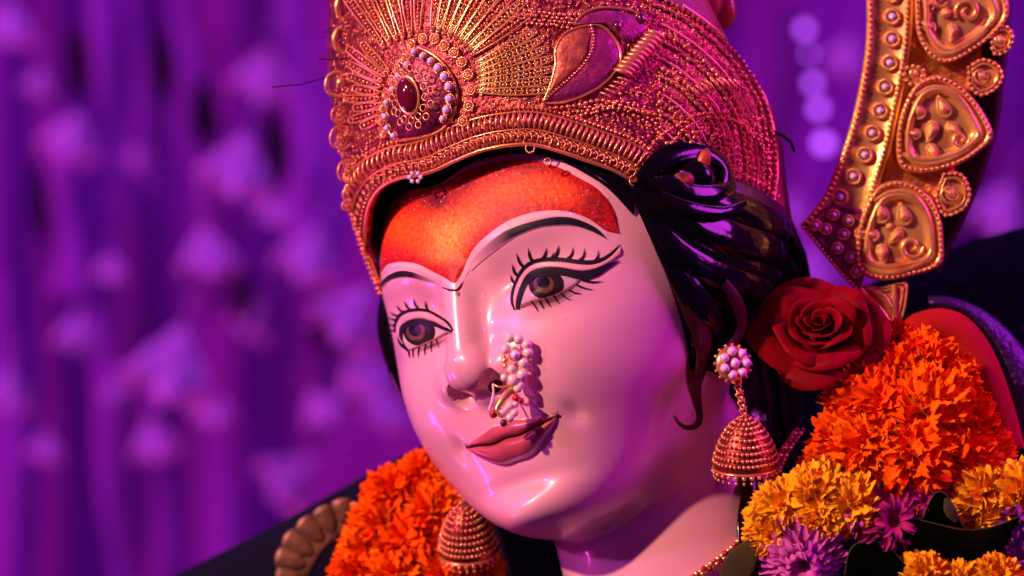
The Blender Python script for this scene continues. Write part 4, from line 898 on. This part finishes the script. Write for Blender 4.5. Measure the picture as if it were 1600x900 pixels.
band('fill_plate', [(1400, -200), (1415, -30), (1412, 60), (1405, 120), (1395, 180), (1375, 260), (1360, 330)], [(1520, -200), (1540, -30), (1535, 50), (1530, 120), (1510, 200), (1480, 300), (1440, 400)], 4, 6, mat('shaded_gold_ground', (0.55, 0.20, 0.04, 1), rough=.4, metal=.8, bump=(160, 1., .002)), orn, d=AD-14)
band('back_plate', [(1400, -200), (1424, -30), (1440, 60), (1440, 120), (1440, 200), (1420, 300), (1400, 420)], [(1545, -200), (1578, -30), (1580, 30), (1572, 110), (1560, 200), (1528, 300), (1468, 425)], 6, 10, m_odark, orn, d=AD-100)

# ------------------------------------------------------------------ flowers
def petal_sheet(L, Wd, nu, nv, fn):
    u = np.linspace(-1, 1, nu); v = np.linspace(0, 1, nv); Um, Vm = np.meshgrid(u, v, indexing='xy'); return fn(Um, Vm), grid_faces(nv, nu)
def marigold_mesh(name, R, material, seed, n=95, curl=1.):
    """ruffled pompon of many frilled petals; unit: R in units; axis +z"""
    g = np.random.default_rng(seed); B = Bag(); Vc, Fc = ball((0, 0, -.1*R), R*.62, 8, 14, np.diag([1, 1, .8])); B.add(Vc, Fc)
    for k in range(n):
        s = (k+.5)/n; inc = math.acos(1-s*1.25); a = k*2.39996+g.uniform(-.25, .25)
        rad = np.array([math.sin(inc)*math.cos(a), math.sin(inc)*math.sin(a), math.cos(inc)])
        tang = np.array([-math.sin(a), math.cos(a), 0]); out = np.cross(tang, rad)                       # points outwards-down along the dome
        L = R*g.uniform(.40, .56)*(1+.15*s); wd = R*g.uniform(.13, .22)*(1+.2*s); ph0, fq, am = g.uniform(0, 6), g.uniform(2.5, 4.6), R*.085*g.uniform(.6, 1.5)
        tw = g.uniform(-.5, .5); lean = g.uniform(.15, .8)*curl
        base = rad*R*(.42+.08*g.random())
        def fn(u, v):
            x = u*wd*(.25+.95*np.sin(np.clip(v*1.9, 0, 1.57)))*np.sqrt(np.clip(1-.3*np.clip((v-.6)/.4, 0, 1)**2, 0, 1)); z = L*v-.30*L*u*u*v**2; b = lean*L*v*v*.75
            rf = am*np.sin(u*fq+ph0)*v**1.5+am*.7*np.sin(u*fq*2.3+ph0*2)*v**3; zz = z+am*.9*np.cos(u*fq*1.7+ph0)*v**3
            t2 = tang*math.cos(tw)+out*math.sin(tw); o2 = out*math.cos(tw)-tang*math.sin(tw)
            cup = (u*u)*wd*.75*v
            return base+x[..., None]*t2+zz[..., None]*rad+(b+rf-cup)[..., None]*o2
        V, F = petal_sheet(L, wd, 9, 8, fn); B.add(V.reshape(-1, 3), F)
    o = B.build(name, material); me = o.data; bpy.data.objects.remove(o); return me
def petal_mat(name, c1, c2, rough=.55):
    m = mat(name, c1, rough=rough+.1, spec=.03, var=(130, c2, .4, .62), bump=(300, .3, .0006)); b = m.node_tree.nodes['Principled BSDF']
    b.inputs['Subsurface Weight'].default_value = .1; b.inputs['Subsurface Radius'].default_value = (1, .3, .05); b.inputs['Subsurface Scale'].default_value = .003
    return m
m_or = petal_mat('orange_petal', (1.0, 0.17, 0.003, 1), (0.95, 0.10, 0.003, 1))
m_or2 = petal_mat('deep_orange_petal', (1.0, 0.13, 0.003, 1), (0.85, 0.06, 0.003, 1))
m_ye = petal_mat('yellow_petal', (1.0, 0.62, 0.015, 1), (1.0, 0.44, 0.010, 1))
m_or3 = petal_mat('light_orange_petal', (1.0, 0.22, 0.004, 1), (1.0, 0.13, 0.003, 1))
ORM = [marigold_mesh('marigold', 1., (m_or, m_or2, m_or3)[k % 3], 11+k, 165+8*(k % 3), .8+.15*k) for k in range(6)]
YEM = [marigold_mesh('marigold', 1., m_ye, 31+k, 140, 1.2) for k in range(3)]
def garland(label, spots, meshes, group=None, loc=None):
    g = thing('marigold_garland', label, 'garland', loc)
    for k, (x, y, d, r) in enumerate(spots):
        t = np.random.default_rng(int(x*7+y)); n = unit(np.array([[t.uniform(-.5, .5), -1, t.uniform(-.35, .55)]]))[0]; fr_ = frame_of(n); a = t.uniform(0, 6)
        rw = np.stack([fr_[0]*math.cos(a)+fr_[1]*math.sin(a), -fr_[0]*math.sin(a)+fr_[1]*math.cos(a), n])
        inst('marigold', meshes[k % len(meshes)], mtx(PX(x, y, d), rw, r*S), g)
    return g
garland('thick pile of orange marigolds below the dark red rose', [(1442, 566, 170, 52), (1398, 588, 180, 52), (1480, 596, 170, 50), (1345, 622, 190, 58), (1380, 640, 210, 66), (1450, 640, 220, 68), (1500, 660, 200, 58), (1325, 690, 200, 58), (1355, 700, 230, 66), (1425, 715, 240, 70), (1490, 715, 220, 62), (1538, 705, 180, 44), (1290, 738, 190, 44), (1400, 540, 140, 40), (1440, 770, 220, 55), (1380, 765, 225, 50)], ORM, loc=PX(1420, 780, 40))
garland('orange marigolds hanging beside the jaw, behind a bell earring', [(664, 748, -130, 48), (618, 775, -120, 52), (680, 800, -100, 56), (600, 820, -110, 54), (640, 850, -90, 60), (575, 860, -110, 50), (700, 850, -90, 52), (560, 900, -100, 48), (620, 905, -80, 58), (690, 905, -80, 58), (735, 815, -130, 36), (750, 890, -120, 40)], ORM, loc=PX(640, 930, -100))
garland('yellow marigolds under the orange pile beside the neck', [(1222, 798, 255, 50), (1275, 775, 265, 52), (1330, 790, 275, 50), (1205, 835, 260, 40), (1280, 810, 280, 42)], YEM, loc=PX(1270, 840, 70))
garland('yellow marigolds behind the dark leaf', [(1530, 775, 245, 52), (1590, 775, 245, 55), (1500, 800, 245, 36), (1560, 805, 255, 40)], YEM, loc=PX(1550, 830, 60))
garland('yellow marigolds under the dark leaf', [(1445, 898, 295, 40), (1555, 905, 295, 42), (1500, 912, 295, 36)], YEM, loc=PX(1500, 940, 110))

# rose
rose = thing('rose', 'dark red rose in front of the gold ornament foot', 'rose', PX(1300, 600, 170))
m_rose = petal_mat('rose_petal', (0.25, 0.002, 0.009, 1), (0.15, 0.0012, 0.007, 1), .42)
rn = unit(np.array([[-.12, -.84, .40]]))[0]; rf_ = frame_of(rn); rc_ = PX(1282, 518, 190)
def rose_petal(a, wid, r0, r1, hin, hout, curl, seed):
    g = np.random.default_rng(seed); p1 = g.uniform(0, 6)
    u = np.linspace(-1, 1, 15); v = np.linspace(0, 1, 12); Um, Vm = np.meshgrid(u, v)
    asp = 1-.30*np.abs(Um)**1.8; r = r0+(r1-r0)*Vm**1.3*asp; hgt = hin+(hout-hin)*(Vm**.9)*asp
    cu = np.clip((Vm-.72)/.28, 0, 1)**1.6; r = r+cu*curl*(.8+.4*np.sin(Um*3+p1)); r = r*(1+.07*np.sin(Um*g.uniform(2, 4)+p1*2)*Vm); hgt = hgt-cu*curl*.55+r1*.07*np.sin(Um*g.uniform(3, 5)+p1)*Vm**2+g.uniform(-.06, .06)*r1*Vm
    ph_ = a+Um*wid; xy = np.stack([r*np.cos(ph_)*1.12, r*np.sin(ph_)*.88, hgt], -1).reshape(-1, 3)
    P = rc_+S*.90*(xy@rf_); 
    o = mesh_obj('petal', P, grid_faces(12, 15), m_rose, rose); md = o.modifiers.new('thick', 'SOLIDIFY'); md.thickness = 1.2*S; return o
k = 0
for (n_, r0, r1, hin, hout, curl, wid, a0) in ((3, 3, 9, 0, 52, 2, 1.3, .3), (3, 8, 18, -5, 54, 3, 1.25, 1.2), (4, 14, 31, -10, 54, 5, 1.1, .2), (4, 24, 48, -16, 48, 9, 1.0, .9), (4, 34, 72, -22, 32, 16, 1.0, .5), (5, 40, 96, -30, 8, 18, .9, .9)):
    for j in range(n_):
        rose_petal(a0+j*2*math.pi/n_+random.uniform(-.12, .12), wid, r0*random.uniform(.9, 1.1), r1*random.uniform(.93, 1.07), hin, hout*random.uniform(.92, 1.06), curl*random.uniform(.8, 1.3), 50+k); k += 1
v, f = ball(rc_-rn*20*S, 34*S, 8, 14); mesh_obj('calyx', v, f, m_rose, rose)

# asters
def aster(label, c, d, R, material, tilt, n=34, layers=3):
    f_ = thing('aster', label, 'aster', PX(c[0], c[1], d)); nn = unit(np.array([[tilt[0], -1, tilt[1]]]))[0]; fr_ = frame_of(nn); o3 = PX(c[0], c[1], d)
    for k in range(n):
        ly = k % layers; a = k*2.39996; L = R*(1-.2*ly)*random.uniform(.85, 1.1); wd = R*.10*random.uniform(.8, 1.3); up_ = R*(.1+.22*ly)
        u = np.linspace(-1, 1, 5); v = np.linspace(0, 1, 7); Um, Vm = np.meshgrid(u, v)
        x = Vm*L; y = Um*wd*np.sin(np.clip(.25+Vm*2.5, 0, 3.0))**.7; z = up_*np.sin(Vm*2.2)+Um**2*wd*.5+random.uniform(-.05, .08)*R*Vm
        q = np.stack([x*math.cos(a)-y*math.sin(a), x*math.sin(a)+y*math.cos(a), z], -1).reshape(-1, 3)
        mesh_obj('petal', o3+S*(q@fr_), grid_faces(7, 5), material, f_)
    B = Bag()
    for k in range(40):
        r = R*.22*math.sqrt(k/40); a = k*2.4; B.add(*ball(o3+S*(np.array([r*math.cos(a), r*math.sin(a), R*.12])@fr_), R*.045*S, 4, 6))
    B.build('flower_centre', mat('aster_centre', (0.42, 0.16, 0.02, 1), rough=.7), f_)
    return f_
m_pk = petal_mat('mauve_petal', (0.62, 0.13, 0.42, 1), (0.50, 0.07, 0.36, 1)); m_mg = petal_mat('magenta_petal', (0.45, 0.02, 0.16, 1), (0.32, 0.012, 0.14, 1)); m_vi = petal_mat('violet_petal', (0.30, 0.04, 0.40, 1), (0.2, 0.02, 0.3, 1))
aster('pale mauve aster under the yellow marigolds beside the neck', (1255, 868), 280, 66, m_pk, (-.1, -.35), 96, 4)
aster('small mauve aster between yellow and orange marigolds', (1338, 808), 290, 34, m_pk, (.1, .2), 30, 3)
aster('magenta aster tucked beneath the orange pile', (1390, 815), 285, 58, m_mg, (.2, .1), 40, 3)
aster('magenta aster just above the dark leaf', (1440, 785), 275, 36, m_mg, (.3, .4), 30, 3)
aster('violet aster beside the dark leaf tip', (1590, 815), 270, 46, m_vi, (-.3, .1), 40, 3)
aster('violet aster hanging low past the dark leaf', (1600, 868), 265, 44, m_vi, (-.3, -.1), 36, 3)

# leaves
m_leaf = mat('dark_green_leaf', (0.0015, 0.002, 0.001, 1), rough=.4, spec=.0, var=(40, (0.004, 0.005, 0.002, 1), .45, .7)); m_leafe = mat('pale_leaf_back', (0.07, 0.06, 0.02, 1), rough=.6, spec=.1, var=(60, (0.035, 0.03, 0.012, 1), .4, .7))
def leaf_thing(label, A, B, da, db, bow, pale=None):
    o = thing('leaf', label, 'leaf', PX(A[0][0], A[0][1], da)); a = smooth_poly(A, 24); b = smooth_poly(B, 24); t = np.linspace(0, 1, 9); q = a[:, None]+(b-a)[:, None]*t[None, :, None]
    dd = da+(db-da)*t[None]+bow*np.sin(np.pi*t)[None]+0*q[..., 0]
    e = mesh_obj('blade', PX(q[..., 0], q[..., 1], dd).reshape(-1, 3), grid_faces(24, 9), m_leaf, o); e.modifiers.new('thick', 'SOLIDIFY').thickness = 2*S
    v, f = tube(PX(a[:, 0], a[:, 1], da), 1.1*S, 6); mesh_obj('leaf_edge', v, f, m_leafe, o)
    mid = (a+b)/2; v, f = tube(PX(mid[:, 0], mid[:, 1], (da+db)/2+bow), np.linspace(1.2, .5, 24)*S, 6); mesh_obj('midrib', v, f, m_leaf, o)
    return o
leaf_thing('broad dark green leaf with a pale rim among the flowers', [(1390, 836), (1420, 812), (1460, 818), (1505, 828), (1548, 824), (1592, 808)], [(1390, 838), (1425, 868), (1470, 888), (1520, 890), (1562, 866), (1592, 810)], 305, 288, 10)
leaf_thing('curled dark leaf standing over the broad leaf', [(1440, 815), (1452, 785), (1464, 769), (1480, 774), (1496, 806), (1506, 824)], [(1440, 816), (1452, 818), (1466, 820), (1480, 821), (1494, 823), (1506, 825)], 300, 292, 5)
leaf_thing('folded dark leaf beside the pale mauve aster', [(1318, 915), (1326, 865), (1342, 848), (1372, 846), (1402, 868), (1432, 905)], [(1318, 918), (1345, 930), (1370, 928), (1395, 925), (1415, 918), (1432, 908)], 303, 285, 10)
leaf_thing('long dark leaf hidden below the broad leaf', [(1400, 862), (1440, 868), (1480, 876), (1520, 888), (1560, 894), (1606, 900)], [(1400, 864), (1435, 900), (1480, 918), (1520, 924), (1560, 920), (1606, 902)], 280, 270, 4)
sv = smooth_poly(np.array([(1478, 778, 318), (1484, 796, 320), (1494, 816, 318)], float), 12)
pl = mesh_obj('pale_leaf', *tube(PX(sv[:, 0], sv[:, 1], sv[:, 2]), np.sin(np.linspace(.2, 2.9, 12))*9*S, 10, (1, .2)), m_leafe); tag(pl, 'small olive leaf tip showing beside the curled dark leaf', 'leaf')
st_ = mesh_obj('leaf', *tube(PX(np.linspace(1180, 1135, 14), 845+np.linspace(0, 70, 14), 270), np.sin(np.linspace(.3, 2.6, 14))*24*S, 12, (1, .12)), m_leafe); tag(st_, 'dull olive leaf between the bead necklace and the mauve aster', 'leaf')

# ------------------------------------------------------------------ cloth
m_shawl = mat('black_navy_cloth', (0.005, 0.005, 0.013, 1), rough=.8, spec=.04, bump=(45, 1., .006))
def cloth(name, top, bottom, d, bow, material, label, cat, n=70, m=16, fold=6.):
    a = smooth_poly(top, n); b = smooth_poly(bottom, n); t = np.linspace(0, 1, m); q = a[:, None]+(b-a)[:, None]*t[None, :, None]
    dd = d+bow*np.sqrt(np.clip(t, 0, 1))[None]+fold*np.sin(np.linspace(0, 14, n))[:, None]*t[None]; 
    v = PX(q[..., 0], q[..., 1], dd); back = PX(q[..., 0], q[..., 1], d-25-0*dd)
    allv = np.concatenate([back[:, ::-1], v], 1); o = mesh_obj(name, allv.reshape(-1, 3), grid_faces(n, 2*m), material)
    return tag(o, label, cat)
cloth('shawl', [(-500, 1330), (150, 965), (270, 901), (400, 836), (520, 771), (640, 706), (760, 655), (900, 620), (1100, 560), (1300, 470), (1490, 386), (1600, 354), (1760, 305), (2300, 260)], [(-500, 1400), (150, 1400), (270, 1400), (400, 1400), (520, 1400), (640, 1400), (760, 1400), (900, 1400), (1100, 1400), (1300, 1400), (1490, 1400), (1600, 1400), (1760, 1400), (2300, 1400)], -420, 120, m_shawl, 'black cloth spread behind the shoulders and neck', 'shawl')
rb = thing('red_collar', 'red cloth collar curving behind the orange marigold pile', 'collar', PX(1560, 680, -30))
m_redc = mat('red_cloth', (0.40, 0.008, 0.010, 1), rough=.8, spec=.15, bump=(400, .3, .0005)); m_seq = mat('violet_sequin_cloth', (0.05, 0.012, 0.10, 1), rough=.35, metal=.5, bump=(350, 1., .0012))
for nm, L_, R_, mt_, dd_ in (('band', [(1398, 540), (1412, 502), (1440, 486), (1475, 482), (1512, 496), (1543, 532), (1566, 580), (1586, 640), (1602, 700)], [(1420, 580), (1430, 550), (1450, 530), (1475, 530), (1495, 545), (1515, 575), (1530, 610), (1545, 655), (1555, 705)], m_redc, 70), ('border', [(1450, 462), (1485, 464), (1530, 480), (1570, 510), (1600, 545), (1640, 600)], [(1455, 482), (1485, 484), (1515, 496), (1545, 532), (1568, 580), (1600, 690)], m_seq, 45)):
    l = smooth_poly(L_, 40); r = smooth_poly(R_, 40); k = np.linspace(0, 1, 9)
    v = PX(*(l[:, None]+(r-l)[:, None]*k[None, :, None]).reshape(-1, 2).T, (dd_+18*np.sin(np.pi*np.clip(k*.75+.05, 0, 1)))[None].repeat(40, 0).ravel())
    o = mesh_obj(nm, v, grid_faces(40, 9), mt_, rb); o.modifiers.new('thick', 'SOLIDIFY').thickness = 8*S
tr = thing('scalloped_trim', 'dull gold scalloped trim lying on the black cloth beside orange marigolds', 'trim', PX(500, 900, -200))
m_trim = mat('dull_gold_trim', (0.30, 0.17, 0.07, 1), rough=.5, metal=.6, bump=(250, .7, .001), var=(90, (0.16, 0.08, 0.04, 1), .4, .7))
TD = -215.
pl_ = [(428, 910), (436, 872), (452, 840), (478, 815), (506, 800), (536, 790), (566, 795), (570, 805), (548, 824), (520, 848), (498, 872), (476, 910)]
c = smooth_poly(pl_+[pl_[0]], 50)[:-1]; ctr = c.mean(0); v = np.concatenate([PX(*(c+(ctr-c)*k_).T, TD+z_) for k_, z_ in ((0, -10), (0, 2), (.1, 8), (.5, 9), (.99, 9))]); mesh_obj('plate', v, grid_faces(5, 50, True), m_trim, tr)
for (x, y), (x2, y2) in (((430, 900), (470, 905)), ((430, 868), (478, 882)), ((444, 836), (490, 866)), ((468, 812), (505, 845)), ((498, 792), (522, 832)), ((532, 778), (540, 818)), ((562, 784), (556, 812))):
    s_ = np.linspace(0, 1, 14); P = PX(x+(x2-x)*s_, y+(y2-y)*s_, TD+8); v, f = tube(P, 17*S*np.sqrt(np.clip(1-((s_-.28)/.75)**2, .02, 1))*np.clip(s_*9+.25, 0, 1), 12, (1, .5)); mesh_obj('lobe', v, f, m_trim, tr)

# ------------------------------------------------------------------ background: violet lit curtain, cloth bells and a string of lamps
m_cur = mat('violet_curtain', (0.32, 0.05, 0.50, 1), rough=.8, sheen=.1, var=(3, (0.25, 0.03, 0.30, 1), .4, .65))
nx = 620; xs = np.linspace(-8000, 8000, nx)*S; zs = np.linspace(-4800, 4800, 12)*S+CAMZ
yv = 2.05+.05*np.sin(xs*14)+.035*np.sin(xs*31+1)+.02*np.sin(xs*57+2)
cv = np.stack([np.repeat(xs[None], 12, 0), np.repeat(yv[None], 12, 0)+.02*np.sin(zs*3)[:, None], np.repeat(zs[:, None], nx, 1)], -1)
cur = mesh_obj('curtain', cv.reshape(-1, 3), grid_faces(12, nx), m_cur); cur.modifiers.new('thick', 'SOLIDIFY').thickness = .004
tag(cur, None, None, kind='structure')
m_bell = mat('white_cloth_bell', (0.85, 0.58, 0.92, 1), rough=.7); m_strip = mat('lilac_ribbon', (0.42, 0.12, 0.62, 1), rough=.6); m_strip2 = mat('plum_ribbon', (0.22, 0.03, 0.28, 1), rough=.7)
def bell_mesh():
    a = np.linspace(0, 2*np.pi, 24, endpoint=False); pr = [(.05, 1.), (.22, .9), (.36, .6), (.5, .2), (.72, -.3), (1., -.7), (.93, -.72), (.6, -.3), (.3, .2), (.05, .5)]
    v = np.array([[((r*(1+.30*(z < .3)*math.cos(5*t)+.15*math.sin(2*t+1)))*math.cos(t), (r*(1+.30*(z < .3)*math.cos(5*t)))*math.sin(t), z+.25*(z < .3)*math.cos(3*t+1)) for t in a] for r, z in pr]); return raw_mesh('cloth_bell', [(v.reshape(-1, 3), grid_faces(len(pr), 24, True)[:, ::-1]), tube(np.array([[0, 0, .9], [0, 0, 1.6], [0.02, 0, 2.4]]), .04, 6)], m_bell)
me_bell = bell_mesh()
BG = 'cloth bells hanging before the violet curtain'
for (x, y, d, r, tl) in [(372, 262, -4300, 44, .3), (322, 396, -4200, 48, -.1), (268, 572, -4200, 58, .3), (548, 492, -4200, 46, .6), (566, 590, -4300, 40, -.4), (606, 640, -4500, 30, .2), (15, 40, -4600, 36, .1), (172, 420, -4600, 26, 0), (118, 520, -4600, 30, .1), (240, 690, -4600, 40, -.2), (10, 610, -4500, 30, .2), (110, 215, -4900, 36, .3), (455, 745, -4900, 50, .9), (480, 400, -4900, 40, .4), (1268, 420, -4800, 40, 0), (1560, 330, -4600, 40, .4), (60, 130, -5000, 26, .3), (215, 250, -5100, 24, -.3), (430, 330, -4900, 26, .2), (395, 500, -5000, 30, .5), (330, 640, -5000, 28, -.2), (180, 610, -5100, 22, .4), (70, 700, -5000, 28, .1), (500, 640, -4800, 30, -.5), (410, 120, -5200, 40, .2), (1235, 330, -5000, 24, .3), (1320, 90, -5200, 28, .3)]:
    r = r*RNG.uniform(.85, 1.2)
    Rm = np.array([[math.cos(tl), 0, math.sin(tl)], [0, 1, 0], [-math.sin(tl), 0, math.cos(tl)]]); k_ = (DIST-d)/6000
    o = inst('cloth_bell', me_bell, mtx(PX(x, y, d), Rm.T, r*k_*S), None); tag(o, 'pale lilac cloth bell hanging before the violet curtain', 'bell', BG)
def ribbon(x0, x1, y0, y1, d, w, material, label):
    s = np.linspace(0, 1, 30); k = (DIST-d)/6000; v, f = tube(PX(x0+(x1-x0)*s+6*np.sin(s*9+x0), y0+(y1-y0)*s, d), w*k*S*(.8+.3*np.sin(s*7+x0)), 10, (1, .25)); o = mesh_obj('ribbon', v, f, material); tag(o, label, 'ribbon', 'ribbons hanging before the violet curtain' )
for (x0, x1, y0, y1, d, w) in [(145, 190, -40, 330, -5000, 18), (205, 235, -40, 300, -5100, 14), (280, 300, -40, 260, -5200, 20), (455, 500, -60, 430, -5000, 40), (95, 110, 180, 460, -5300, 30), (480, 520, 130, 420, -5300, 30), (150, 190, 480, 960, -5200, 18), (235, 260, 600, 960, -5300, 16), (330, 360, 640, 960, -5200, 12), (10, 25, 430, 960, -5300, 16)]:
    ribbon(x0, x1, y0, y1, d, w, m_strip, 'broad lilac ribbon hanging before the violet curtain')
for (x0, x1, y0, y1, d, w) in [(70, 85, -60, 960, -5600, 26), (330, 345, 60, 500, -5600, 26), (500, 505, 380, 700, -5600, 30), (195, 215, 300, 960, -5700, 20), (1230, 1225, 0, 300, -5600, 30)]:
    ribbon(x0, x1, y0, y1, d, w, m_strip2, 'dark plum ribbon hanging before the violet curtain')
m_dark = mat('dark_gap_and_cord', (0.006, 0.002, 0.012, 1), rough=.9)
for (x, y0, y1, w) in [(316, 125, 235, 24), (502, 462, 550, 24), (375, 420, 510, 18), (250, 50, 165, 22), (120, 40, 160, 20), (430, 170, 300, 22), (60, 250, 380, 16)]:
    s = np.linspace(0, 1, 20); v, f = tube(PX(x+8*s, y0+(y1-y0)*s, -4900), w*1.8*S*np.sin(np.linspace(.3, 2.9, 20)), 10, (1, .4)); o = mesh_obj('dark_gap', v, f, m_dark); tag(o, 'short black shape added as a dark gap among the lilac ribbons', 'dark gap', 'dark gap shapes before the curtain')  # black shapes added to stand for the dark gaps of the backdrop
ls = thing('lamp_string', 'string of small violet lamps hanging beside the gold ornament', 'lamp string', PX(1275, 235, -4200))
m_lamp = mat('violet_lamp_glass', (0.6, 0.2, 0.9, 1), rough=.2, emit=((0.48, 0.09, 1.0, 1), 3.))
for (x, y, r) in [(1257, 46, 8), (1264, 84, 5), (1270, 130, 8), (1279, 170, 9), (1287, 224, 11)]:
    v, f = ball(PX(x, y, -4200), r*1.7*S, 8, 12); mesh_obj('lamp_bulb', v, f, m_lamp, ls)
s = smooth_poly(np.array([(1250, -60), (1258, 50), (1270, 132), (1288, 230)], float), 20); v, f = tube(PX(s[:, 0], s[:, 1], -4205), 2.5*S, 6); mesh_obj('cord', v, f, m_dark, ls)
# lamps that light the curtain
lamp('curtain_lamp', 'AREA', (-1.6, 0.5, 3.2), (-.5, 2.0, 1.5), 30, (0.78, 0.08, 0.9), .6)
lamp('curtain_lamp', 'AREA', (1.4, 0.6, 3.0), (.5, 2.0, 1.5), 17, (0.60, 0.06, 0.95), .6)
lamp('curtain_lamp', 'AREA', (-2.2, 0.8, .3), (-.7, 2.0, 1.2), 34, (0.9, 0.05, 0.6), .6)
